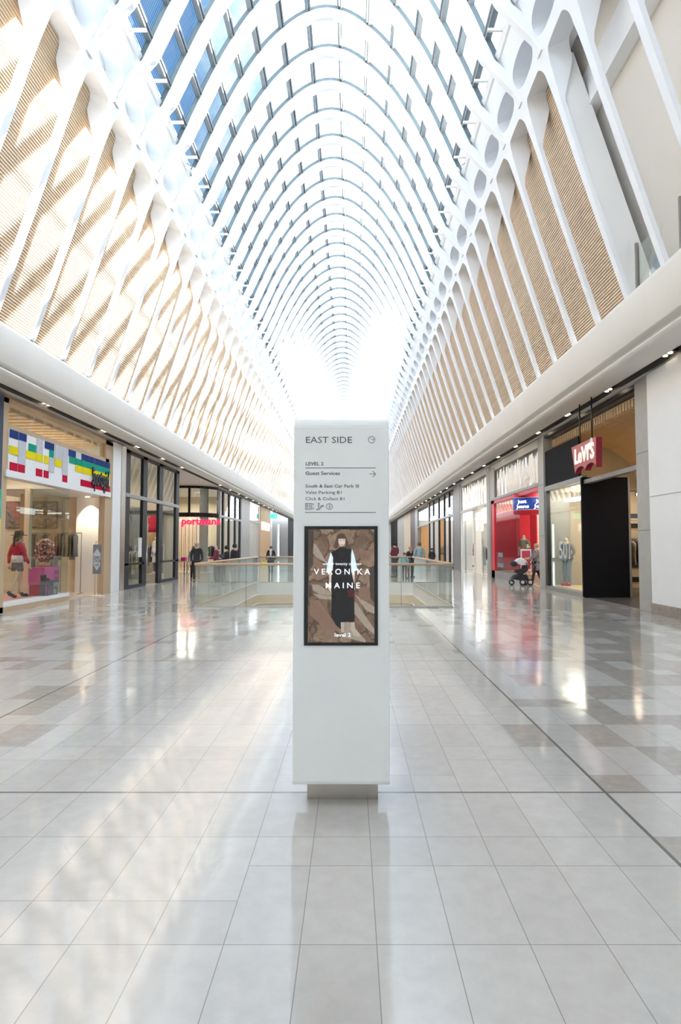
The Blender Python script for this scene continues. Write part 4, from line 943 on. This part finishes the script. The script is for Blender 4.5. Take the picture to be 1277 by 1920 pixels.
mb = MB(); seg(mb, [(-7.8, 4.48), (-7.65, 4.48)], .05, 60.49); seg(mb, [(-7.72, 4.56), (-7.64, 4.48), (-7.72, 4.40)], .05, 60.49); mb.add([(-7.45, 60.49, 4.36), (-7.40, 60.49, 4.5), (-7.5, 60.49, 4.6), (-7.36, 60.49, 4.62), (-7.32, 60.49, 4.36)], [(0, 1, 2, 3, 4)]); mb.build('running_figure', M['cwhite'], ex, fixn=False)
bk_ = pillar(80.0, 111.9, -1, 5.16, M['blackboard'], 'black shop wall at the far end of the left side', .5)

# ================================================================ RIGHT SIDE
ZR = 5.66
wp = thing('white_pillar', (XR, 13.9, 0), 'broad white wall pillar with a brown stone base at the right picture edge', 'pillar')
bx('shaft', M['white'], wp, 7.02, 8.6, 9.0, 14.60, .24, ZR, bevel=.01); bx('stone_base', M['stone'], wp, 7.00, 8.6, 9.0, 14.62, 0, .24); bx('joint', M['greypanel'], wp, 7.012, 7.03, 9.0, 14.60, 2.72, 2.735)
mb = MB(); mb.box(XR, 8.0, Y0, 9.0, 0, 5.8); struct('wall_right_near', mb, M['cream'])
pillar(14.66, 15.45, 1, ZR, M['greypanel'], 'grey panelled pillar between the white pillar and the black doorway', .45, lines=(1.95, 3.85))
# --- denim shop
D = thing('shopfront', (XR, 19.2, 0), 'black shopfront with a folded black door panel and a display window', 'shopfront')
bx('head_rail', M['black'], D, XR, XR + .15, 15.45, 22.9, ZR - .10, ZR); bx('door_header', M['mgrey'], D, XR - .02, XR + .16, 15.45, 19.1, 3.48, 3.60)
bx('door_panel', M['blackboard'], D, 7.06, 8.47, 18.98, 19.08, .02, 3.68); bx('panel_edge', M['mgrey'], D, 8.47, 8.53, 18.96, 19.08, .02, 3.68)
bx('upper_panel', M['blackboard'], D, XR + .02, XR + .10, 19.5, 22.86, 3.75, 5.05); bx('window_head', M['mgrey'], D, XR - .03, XR + .12, 19.1, 22.85, 3.58, 3.75)
bx('frame_post', M['black'], D, XR - .02, XR + .12, 22.65, 22.88, 0, 3.7); bx('frame_post', M['black'], D, XR - .02, XR + .12, 19.08, 19.22, 0, 3.7); bx('window_sill', M['mgrey'], D, XR - .05, XR + .15, 19.1, 22.88, 0, .14)
bx('glass_pane', M['glass'], D, XR + .04, XR + .052, 19.2, 22.7, .14, 3.6)
o501 = TEXT('window_decal', '501', .62, (XR + .03, 21.55, 1.15), M['csilver'], D, face='-x', depth=.002, width=1.05)
def sbx(name, m, *a_): return struct(name, MB().box(*a_), m)
sbx('wall_display', M['beige'], XR + 1.4, XR + 1.46, 19.2, 22.85, 0, 3.6); sbx('floor_display', M['timber'], XR + .16, XR + 1.4, 19.2, 22.85, 0, .16); sbx('ceiling_display', M['timber'], XR + .15, XR + 1.3, 19.2, 22.85, 3.55, 3.62)
area('display window light', (XR + .7, 21, 3.5), 1.0, 3.0, 40, (1, .88, .70))
for i in range(8):
    t_ = thing('display_lamp', (XR + .8, 19.6 + .4 * i, 3.2), 'bright tube lamp at the top of the right display window, %s in the row' % ORD[i], 'lamp', 'row of lamps in the right display window')
    MB().tube([(XR + .55, 19.6 + .4 * i, 3.22), (XR + 1.0, 19.7 + .4 * i, 3.22)], .04, 8).build('lamp', M['lampw'], t_); MB().tube([(XR + .78, 19.65 + .4 * i, 3.25), (XR + .78, 19.65 + .4 * i, 3.55)], .01, 6).build('rod', M['mgrey'], t_)
human('mannequin', (XR + .55, 22.25, .16), math.radians(120), 1.78, 'mannequin in a dark top and light jeans behind the numbered window decal', 'mannequin', skin='mann', top='cgrey', bottom='cdenim', hair=None, shoes='cred', arms='hip')
for i in range(4):
    for j in range(2):
        o = bpy.data.objects.new('hanging_jeans', garment_mesh(M['cdenim'] if (i + j) % 2 else M['cmaroon'], .10, .8, i + j)); COL.objects.link(o); o.location = (XR + 1.0, 19.5 + .26 * i, 3.0 - .95 * j); tag(o, 'hanging pair of trousers in the right display window, %s row, %s from the near end' % (['upper', 'lower'][j], ORD[i].replace('nearest', 'first')), 'clothing', 'hanging trousers in the right display window')
# interior: curved timber ceiling, wall, shelves
room(1, 14.7, 23.4, 6.0, ZR, M['beige'], M['wfloor'], light=55, lcol=(1, .82, .6), z=3.9)
mb = MB(); P_ = [(10.6, 3.4), (10.55, 3.9), (10.4, 4.4), (10.0, 4.85), (9.5, 5.15), (8.9, 5.32), (8.2, 5.40), (7.4, 5.42)]
Q_ = [(x, z + .05) for x, z in P_][::-1]
mb.prism(P_ + Q_, 15.0, 22.8); tag(mb.build('curved_ceiling', woodmat('curved ply', (.52, .36, .21), (.66, .47, .28), 'y')), 'curved plywood ceiling inside the black shopfront', 'ceiling panel')
for i in range(40):
    if i == 0: fr = thing('ceiling_fringe', (7.5, 19, 5.3), 'row of pale timber fins along the top of the black shopfront opening', 'ceiling trim')
    bx('fin', M['timber'], fr, 7.34, 7.62, 15.5 + i * .18, 15.56 + i * .18, 5.20, 5.42)
shelfunit(8.9, 16.0, 18.6, 1, [.1, .55, 1.0, 1.9, 2.3], 'timber shelves with folded clothes seen through the black doorway', M['tan'], ('cblack', 'cnavy', 'cgrey'), 'seen through black doorway')
rack(9.2, 20.3, 1.5, 1.75, 'x', ['cblack', 'cnavy', 'cbeige', 'cblack'], 'clothes rack seen through the black doorway', 'rack seen through the black doorway')
for i, (z, m_) in enumerate(((.25, 'tan'), (.75, 'tan'), (2.15, 'tan'), (2.5, 'beige'))):
    if i == 0: wsf = thing('wall_shelf', (9.9, 22.2, 0), 'timber wall shelves with dark folded jeans at the back seen beside the black door panel', 'shelves')
    bx('shelf', M[m_], wsf, 9.2, 10.6, 22.0, 22.4, z, z + .05)
    bx('folded_jeans', M['cnavy' if i % 2 else 'cblack'], wsf, 9.3, 10.5, 22.05, 22.35, z + .05, z + .22)
for sx_ in (9.2, 10.58): bx('upright', M['mgrey'], wsf, sx_, sx_ + .03, 22.3, 22.4, 0, 2.55)
rack(9.9, 21.6, 1.3, 1.85, 'x', ['cblack', 'cnavy', 'ctan', 'cgrey'], 'clothes rack below the wall shelves beside the black door panel', 'rack below the wall shelves')
ts = thing('track_spotlight', (8.9, 19.6, 3.3), 'black track spotlight glowing above the black doorway interior', 'spotlight'); MB().tube([(8.2, 19.7, 3.32), (10.3, 19.7, 3.32)], .015, 6).build('track', M['black'], ts); MB().lathe((9.05, 19.6, 3.22), [(.03, .1), (.07, .05), (.075, -.06)], 10).build('head', M['black'], ts); MB().ball((9.05, 19.52, 3.2), .07).build('lamp', M['lamp'], ts)
# sign
sg_ = thing('hanging_sign', (6.66, 17.5, 3.7), 'red hanging batwing shaped shop sign with white letters on two rods', 'sign')
pl = [(18.49, 4.52), (16.62, 4.52), (16.67, 3.70)]
for (ya, yb) in ((16.67, 17.44), (17.44, 18.2)):
    for i in range(1, 9):
        a = PI * i / 9; pl.append(((ya + yb) / 2 - (yb - ya) / 2 * math.cos(a), 3.70 + .17 * math.sin(a)))
    if yb < 18: pl.append((yb, 3.70))
pl.append((18.22, 3.70))
M['sigred'] = mat('sign red face', (.50, .09, .10), .45); M['sigside'] = mat('sign dark red side', (.30, .015, .04), .45)
MB().prism(pl, 6.60, 6.76, 'x').build('panel', M['sigside'], sg_)
MB().prism(pl, 6.592, 6.60, 'x').build('face', M['sigred'], sg_)
TEXT('lettering', "LeVI'S", .44, (6.585, 18.22, 3.98), emit('sign cream', (.82, .76, .66), .25), sg_, face='-x', depth=.015, bold=.018, width=1.46)
mb = MB(); mb.lathe((6.58, 16.93, 4.45), [(.09, 0), (.10, .012)], 16, axis='x'); mb.build('badge', M['cwhite'], sg_)
for y in (17.1, 18.0): MB().tube([(6.68, y, 4.5), (6.68, y, 5.78)], .022, 8).build('rod', M['black'], sg_)
pillar(22.92, 23.6, 1, ZR, M['greypanel'], 'grey panelled pillar between the black and the red shopfronts', .9, lines=(1.95, 3.85))

# --- red jeans shop
J = thing('shopfront', (XR, 28, 0), 'red lacquered shopfront with a wavy glass header and blue and red drum sign', 'shopfront')
bx('frame_post', M['red'], J, XR, XR + .3, 31.1, 31.75, 0, 3.9); bx('frame_post', M['mgrey'], J, XR - .02, XR + .2, 31.75, 32.05, 0, ZR)
bx('door_header', M['mgrey'], J, XR - .03, XR + .2, 23.65, 31.8, 3.86, 3.98); bx('red_header', M['red'], J, XR, XR + .3, 23.65, 31.7, 3.70, 3.86)
bx('header_glass', M['wglass'], J, XR + .05, XR + .07, 23.65, 31.2, 3.98, 5.35); bx('header_back', M['mgrey'], J, XR + .3, XR + .34, 23.65, 31.8, 3.98, ZR); bx('head_rail', M['cream'], J, XR, XR + .3, 23.65, 31.8, 5.35, ZR); bx('header_post', M['greypanel'], J, XR - .02, XR + .2, 30.9, 31.75, 3.98, 5.5)
bx('glass_pane', M['glass'], J, XR + .05, XR + .062, 26.6, 31.1, .35, 3.7); bx('window_sill', M['mgrey'], J, XR, XR + .3, 26.5, 31.8, 0, .35)
sbx('wall_display', M['red'], XR + .32, XR + 1.4, 31.25, 31.3, .37, 3.68); sbx('wall_display', M['red'], XR + 1.3, XR + 1.35, 28.4, 31.3, 0, 3.7); sbx('wall_display', M['red'], XR + .4, XR + 1.0, 28.35, 28.42, .36, 3.7); sbx('floor_display', M['cbeige'], XR + .32, XR + 1.3, 26.6, 31.2, 0, .36)
sp_ = bx('poster_panel', M['cred'], J, XR + .07, XR + .08, 29.5, 30.9, .5, 1.3); bx('poster_strip', M['cblue'], J, XR + .06, XR + .07, 29.6, 30.7, .55, .75); bx('poster_strip', M['clilac'], J, XR + .06, XR + .07, 29.7, 30.6, 1.05, 1.25)
room(1, 23.7, 31.9, 5.0, ZR - .1, mat('pale pink wall', (.72, .60, .54), .6), mat('pale jeans shop floor', (.5, .45, .4), .3), light=110, z=4.6)
dr = thing('drum_sign', (7.75, 26.6, 2.9), 'blue and red drum sign with white letters hanging in the red shop entry', 'sign')
def drum(z0, z1, r, m, nm): MB().lathe((7.75, 26.9, 0), [(r, z0), (r, z1)], 40).build(nm, m, dr)
drum(2.95, 3.85, .70, M['red'], 'red_drum'); drum(3.13, 3.62, .715, mat('drum blue', (.01, .05, .28), .4, emis=.25, ecol=(.01, .05, .28)), 'blue_band'); drum(3.10, 3.13, .72, M['clilac'], 'lower_ring'); drum(3.62, 3.65, .72, M['clilac'], 'upper_ring')
MB().tube([(7.75, 26.9, 3.8), (7.75, 26.9, 5.5)], .03, 8).build('rod', M['red'], dr)
def drumtext(s, zb, h, a0, wd):
    o = TEXT('lettering', s, h, (0, 0, 0), M['lampj'], None, depth=.008, bold=.006, width=wd); me = o.data
    for v in me.vertices:
        a = math.radians(a0) + v.co.x / .72; rr = .722 - v.co.y * 0 + (-v.co.y)
        v.co = Vector((7.75 + math.cos(a) * .728, 26.9 + math.sin(a) * .728, zb + v.co.z)) - Vector((7.75, 26.6, 2.9))
    o.parent = dr
M['lampj'] = emit('white sign letters', (1, 1, 1), .5)
for a0 in (205, 268):
    drumtext('Just', 3.40, .15, a0 + 6, .42); drumtext('Jeans', 3.19, .15, a0, .60)
human('mannequin', (7.75, 27.9, .36), math.radians(140), 1.78, 'bare headed mannequin in an olive vest standing at the back of the red shop window', 'mannequin', skin='mann', top='colive', bottom='cgrey', hair=None, shoes='ctan', sleeve=.3, group=None)
human('mannequin', (7.65, 27.0, .36), math.radians(160), 1.35, 'shorter mannequin in a dark jacket in front of the olive vest mannequin', 'mannequin', skin='mann', top='cnavy', bottom='cdenim', hair=None, shoes='ctan')
bn = thing('fabric_banner', (8.4, 26.5, 1.0), 'white draped fabric with tan edges hanging in the red shop entry', 'banner'); MB().tube([(8.3, 26.0, 3.1), (8.3, 26.0, 2.2), (8.25, 26.0, 1.4), (8.3, 26.0, .75)], [.10, .26, .34, .12], 12).build('fabric', M['cwhite'], bn); MB().tube([(8.55, 26.1, 3.1), (8.55, 26.1, 1.0)], [.1, .12], 10).build('edge', M['ctan'], bn)
fs_ = thing('poster_stand', (7.35, 26.4, 0), 'white framed pink poster stand behind the pushchair', 'sign'); bx('frame', M['cwhite'], fs_, 7.15, 7.6, 26.30, 26.34, .5, 1.45); bx('print', M['bred'], fs_, 7.2, 7.55, 26.29, 26.30, .6, 1.38); MB().tube([(7.37, 26.33, 0), (7.37, 26.33, .5)], .02, 6).build('post', M['steel'], fs_); bx('base', M['steel'], fs_, 7.2, 7.55, 26.15, 26.5, 0, .02)
pillar(32.05, 32.65, 1, ZR, M['greypanel'], 'grey panelled pillar beyond the red shopfront', .45)

# --- white shop
W_ = thing('shopfront', (XR, 36.5, 0), 'pale shopfront with a tall wavy glass header beyond the red shop', 'shopfront')
bx('header_glass', M['wglass'], W_, XR + .05, XR + .07, 32.7, 40.6, 3.85, 5.4); bx('header_back', mat('peach header', (.50, .38, .27), .5), W_, XR + .35, XR + .4, 32.7, 40.6, 3.8, ZR); bx('transom', M['cream'], W_, XR - .03, XR + .3, 32.7, 40.6, 3.70, 3.85); bx('head_rail', M['cream'], W_, XR, XR + .3, 32.7, 40.6, 5.4, ZR)
bx('frame_post', M['white'], W_, XR, XR + .2, 40.4, 40.7, 0, ZR); bx('glass_pane', M['glass'], W_, XR + .05, XR + .06, 37.0, 40.4, .1, 3.7); bx('column', M['cream'], W_, XR + .1, XR + .5, 36.2, 36.9, 0, 3.8); bx('glass_pane', M['glass'], W_, XR + .05, XR + .06, 32.7, 34.4, .1, 3.7)
room(1, 32.7, 40.6, 5, ZR - .05, M['cream'], mat('pale floor', (.6, .57, .52), .3), light=85, lcol=(1, .92, .82), z=4.6)
ws = thing('blade_sign', (7.0, 35.0, 2.6), 'white illuminated vertical letters over the pale shop entry', 'sign')
for i, ch in enumerate('gil'): TEXT('letter', ch, .42, (6.98, 34.9 - .0, 3.15 - .36 * i + .02), M['lampw'], ws, depth=.03, bold=.02, width=.30 if ch == 'g' else .12)
MB().tube([(7.05, 34.95, 2.35), (7.05, 34.95, 3.8)], .015, 6).build('rod', M['steel'], ws)
human('mannequin', (7.7, 38.6, .3), math.radians(110), 1.75, 'mannequin in a pink dress and black hat in the pale shop window', 'mannequin', skin='mannw', top='cmag', bottom=None, skirt='cmag', hair='hblack', long=.6)
rack(8.0, 34.2, 1.5, 1.5, 'x', ['cwhite', 'cblack', 'cblack', 'cgrey'], 'clothes rack in the entry of the pale shop', 'rack in the pale shop entry')
pillar(40.7, 43.3, 1, ZR, mat('dark grey pilaster', (.20, .19, .20), .4), 'dark grey ribbed pilaster beyond the pale shop', .5)
E_ = shopfront(1, 43.3, 57.5, ZR - .05, 'long dark mullioned glass shopfront in the middle of the right side', M['mull'], mulls=(45.6, 48.0, 51.0, 54.4), transom=3.75, mw=.42, door=(48.2, 50.8))
bx('light_box', emit('white light box', (.9, .97, 1), 1.2), E_, XR - .05, XR, 44.2, 46.2, 3.9, 4.35); bx('light_box', emit('white light box', (.85, .95, .93), .7), E_, XR - .05, XR, 51.5, 56.0, 3.85, 4.15)
room(1, 43.3, 57.5, 6, ZR, M['tan'], M['wfloor'], light=85, z=4.6)
for i, (yy, cols_) in enumerate(((46.5, ['cblack', 'cdenim']), (52.5, ['cred', 'cgrey', 'cblack']), (55.8, ['ctan', 'cbeige']))):
    rack(8.1, yy, 2.0, 1.6, 'y', cols_, ['nearest', 'middle', 'farthest'][i] + ' clothes rack in the long dark mullioned shop', ['nearest', 'middle', 'farthest'][i] + ' rack in the long mullioned shop')
F_ = shopfront(1, 57.5, 67.0, ZR - .05, 'timber fronted shop with a glass header beyond the long mullioned shop', M['mgrey'], mulls=(), transom=3.6, mw=.3, door=(58, 66))
room(1, 57.5, 67.0, 5, ZR, M['orange'], M['wfloor'], light=75, z=4.6)
pillar(67.0, 69.5, 1, ZR, M['mgrey'], 'mid grey pilaster beyond the timber fronted shop', .5)
pillar(69.5, 75.0, 1, ZR, mat('maroon wall', (.10, .03, .045), .5), 'dark maroon shop wall far down the right side', .5)
pillar(75.0, 84.0, 1, ZR, M['beige'], 'warm cream shop wall far down the right side', .5)
pillar(84.0, 96.0, 1, ZR, M['greypanel'], 'pale grey shop wall near the far end of the right side', .5)
pillar(96.0, 111.9, 1, ZR, M['blackboard'], 'black shop wall at the far end of the right side', .5)
mb = MB(); mb.box(14, 14.2, Y0, Y1, 0, 7); struct('wall_outer', mb, M['cream']); mb = MB(); mb.box(-16.2, -16, Y0, Y1, 0, 7); struct('wall_outer', mb, M['cream'])
mb = MB(); mb.box(-16, -9.3, Y0, Y1, 6.55, 6.6); struct('ceiling', mb, M['dark'])

# --- upper level seen at the top right
U = thing('trim_6', (0, 0, 0), None, None); U['kind'] = 'structure'
bx('bulkhead', M['white'], U, 5.15, 5.4, Y0, 13.75, 11.12, 13.6)
bx('upper_ceiling', M['cream'], U, 5.4, 13, Y0, 13.9, 11.13, 11.2); bx('back_wall', M['cream'], U, 12.9, 13, Y0, 13.9, 6.9, 11.2)
MB().prism([(X0 + half(7.0) + .66, 6.95), (X0 + half(11.15) + .66, 11.15), (13, 11.15), (13, 6.95)], 13.62, 13.75).build('end_wall', M['white'], U); bx('upper_floor', M['cream'], U, 5.95, 13, Y0, 13.9, 6.85, 6.95)
MB().prism([(X0 + half(6.9) + .12, 6.9), (X0 + half(12.3) + .12, 12.3), (X0 + half(12.3) + .70, 12.3), (X0 + half(6.9) + .70, 6.9)], 12.95, 13.05).build('return_wall', M['white'], U)
MB().prism([(X0 + half(6.9) + .64, 6.9), (X0 + half(11.3) + .64, 11.3), (X0 + half(11.3) + .70, 11.3), (X0 + half(6.9) + .70, 6.9)], 13.05, 13.7).build('return_wall', M['white'], U)
bx('ceiling_slot', M['dark'], U, 6.35, 6.68, 12.3, 13.5, 11.09, 11.13)
area('upper level lights', (9, 8, 10.9), 5, 10, 330, (1, .93, .85))
for i, (ya, yb) in enumerate(((10.2, 11.0), (11.75, 12.75), (8.6, 9.5))):
    g_ = thing('upper_balustrade', (5.98, ya, 6.9), ['second', 'farthest', 'nearest'][i] + ' clear glass panel on a dark post between the fins of the upper level', 'balustrade', 'glass panels on the upper level')
    bx('glass_panel', M['gglass'], g_, 6.02, 6.035, ya, yb, 6.92, 7.85); bx('post', M['mgrey'], g_, 5.98, 6.05, yb, yb + .05, 6.9, 7.95)

# ================================================================ PEOPLE
human('person', (-5.35, 24.6, 0), math.radians(100), 1.68, 'bald person in a maroon top looking down, left of the floor opening', 'person', top='cmaroon', bottom='cblack', hair=None, arms='hold')
human('person', (-5.08, 25.35, 0), math.radians(110), 1.60, 'person in a black hooded coat seen from behind beside the bald person', 'person', top='cblack', bottom='cblack', hair='hblack', arms='hold', long=.3)
human('person', (-4.88, 26.0, 0), math.radians(60), 1.67, 'dark haired person in a black coat, rightmost of the group by the left balustrade', 'person', top='cblack', bottom='cnavy', hair='hblack', long=.6)
human('person', (-6.76, 27.2, 0), math.radians(190), 1.74, 'grey haired person in a black jacket in front of the curved corner shop', 'person', top='cblack', bottom='cblack', hair='hgrey')
human('person', (-7.25, 28.6, 0), math.radians(200), 1.58, 'person with a pale scarf and dark top beside the dark framed shop', 'person', top='cgrey', bottom='cblack', hair='hbrown')
human('person', (-6.05, 28.4, 0), math.radians(150), 1.42, 'short fair haired person in a dark jacket near the curved corner shop', 'person', top='cnavy', bottom='cblack', hair='hblond')
wk = human('person', (-4.40, 34.0, 0), math.radians(180), 1.58, 'person in a dark coat over a white shirt walking toward the camera beyond the opening', 'person', top='cblack', bottom='cnavy', hair='hbrown', pose='step', long=.5)
MB().lathe((0, .0, 0), [(.06, 1.0), (.07, 1.2), (.05, 1.42)], 10, 1, 2.2).build_local('shirt', M['cwhite'], wk)
yb_ = thing('shopping_bag', (-4.78, 34.0, .45), 'yellow shopping bag hanging beside the person in the dark coat', 'bag'); bx('bag', M['cyellow'], yb_, -4.90, -4.66, 33.94, 34.06, .38, .72); MB().tube([(-4.84, 34, .72), (-4.80, 34, .82), (-4.76, 34, .82), (-4.72, 34, .72)], .008, 6).build('handle', M['ctan'], yb_)
human('person', (3.12, 28.6, 0), 0, 1.76, 'broad person in a blue denim shirt seen from behind, right of the floor opening', 'person', top='cblue', bottom='cnavy', hair='hbrown')
human('person', (2.88, 30.5, 0), math.radians(20), 1.55, 'person with light brown hair in a black top left of the blue shirt', 'person', top='cblack', bottom='cblack', hair='hblond', hairlong=True)
human('person', (2.52, 29.6, 0), math.radians(-20), 1.28, 'child in a pale cyan top walking beside the black top', 'person', top='ccyan', bottom='cblack', hair='hbrown')
human('person', (2.20, 31.5, 0), math.radians(40), 1.78, 'person in a maroon and black jacket just right of the pylon', 'person', top='cmaroon', bottom='cblack', hair='hblack', arms='hold')
human('person', (5.3, 41.0, 0), math.radians(170), 1.45, 'small distant person in dark clothes beside the long mullioned shop', 'person', top='cblack', bottom='cblack', hair='hblack')
wm = human('person', (7.47, 25.15, 0), math.radians(92), 1.68, 'person in a long grey cardigan pushing a pushchair by the red shop', 'person', top='cgrey', bottom='cblack', hair='hblond', pose='walk', arms='push', long=.75, shoes='cbeige')

# pushchair
X_, Y_ = 6.84, 25.12
pc = thing('pushchair', (X_, Y_, 0), 'black pushchair with a silver grey hood in front of the red shopfront', 'pushchair')
def wheel(cx, cy, r):
    mb = MB(); mb.lathe((cx, cy - .02, r), [(r - .05, 0), (r - .01, 0), (r, .01), (r, .035), (r - .01, .045), (r - .05, .045)], 20, axis='y'); w_ = mb.build('wheel', M['black'], pc)
    MB().lathe((cx, cy - .024, r), [(.02, 0), (r * .55, .0), (r * .55, .05)], 16, axis='y').build('hub', M['csilver'], w_)
wheel(X_ - .40, Y_ - .02, .115); wheel(X_ - .02, Y_ - .26, .13); wheel(X_ + .24, Y_ + .24, .13); wheel(X_ + .28, Y_ - .26, .13)
mb = MB()
for sy in (-.22, .22):
    mb.tube([(X_ - .40, Y_ + sy * .3, .14), (X_ - .30, Y_ + sy, .34), (X_ + .05, Y_ + sy, .52), (X_ + .40, Y_ + sy, .95), (X_ + .50, Y_ + sy, 1.05)], .016, 6)
    mb.tube([(X_ + .28, Y_ + sy, .15), (X_ + .10, Y_ + sy, .50)], .016, 6)
mb.tube([(X_ + .50, Y_ - .22, 1.05), (X_ + .50, Y_ + .22, 1.05)], .02, 6); mb.build('frame', M['black'], pc)
MB().prism([(X_ - .40, .26), (X_ - .10, .20), (X_ + .25, .24), (X_ + .20, .42), (X_ - .05, .46), (X_ - .30, .40)], Y_ - .20, Y_ + .20).build('basket', M['cblack'], pc, bevel=.02)
MB().prism([(X_ - .25, .50), (X_ + .05, .46), (X_ + .24, .60), (X_ + .18, .92), (X_ + .10, .95), (X_ + .04, .66), (X_ - .24, .62)], Y_ - .19, Y_ + .19).build('seat', M['cblack'], pc, bevel=.03)
vs = []; n1, n2 = 9, 8
mb = MB()
for i in range(n1):
    a = math.radians(5 + 150 * i / (n1 - 1))
    for j in range(n2 + 1):
        b_ = PI * j / n2; r_ = .30
        vs.append((X_ - .03 + r_ * math.cos(a) * math.sin(b_) ** .5, Y_ + .21 * -math.cos(b_), .80 + r_ * math.sin(a) * math.sin(b_) ** .5))
mb.add(vs, [(i * (n2 + 1) + j, i * (n2 + 1) + j + 1, (i + 1) * (n2 + 1) + j + 1, (i + 1) * (n2 + 1) + j) for i in range(n1 - 1) for j in range(n2)], True)
hd = mb.build('hood', M['csilver'], pc); sm_ = hd.modifiers.new('s', 'SOLIDIFY'); sm_.thickness = .012
MB().lathe((X_ - .30, Y_, .86), [(.02, -.19), (.10, -.17), (.12, 0), (.10, .17), (.02, .19)], 12, axis='y').build('visor', M['cblack'], pc)
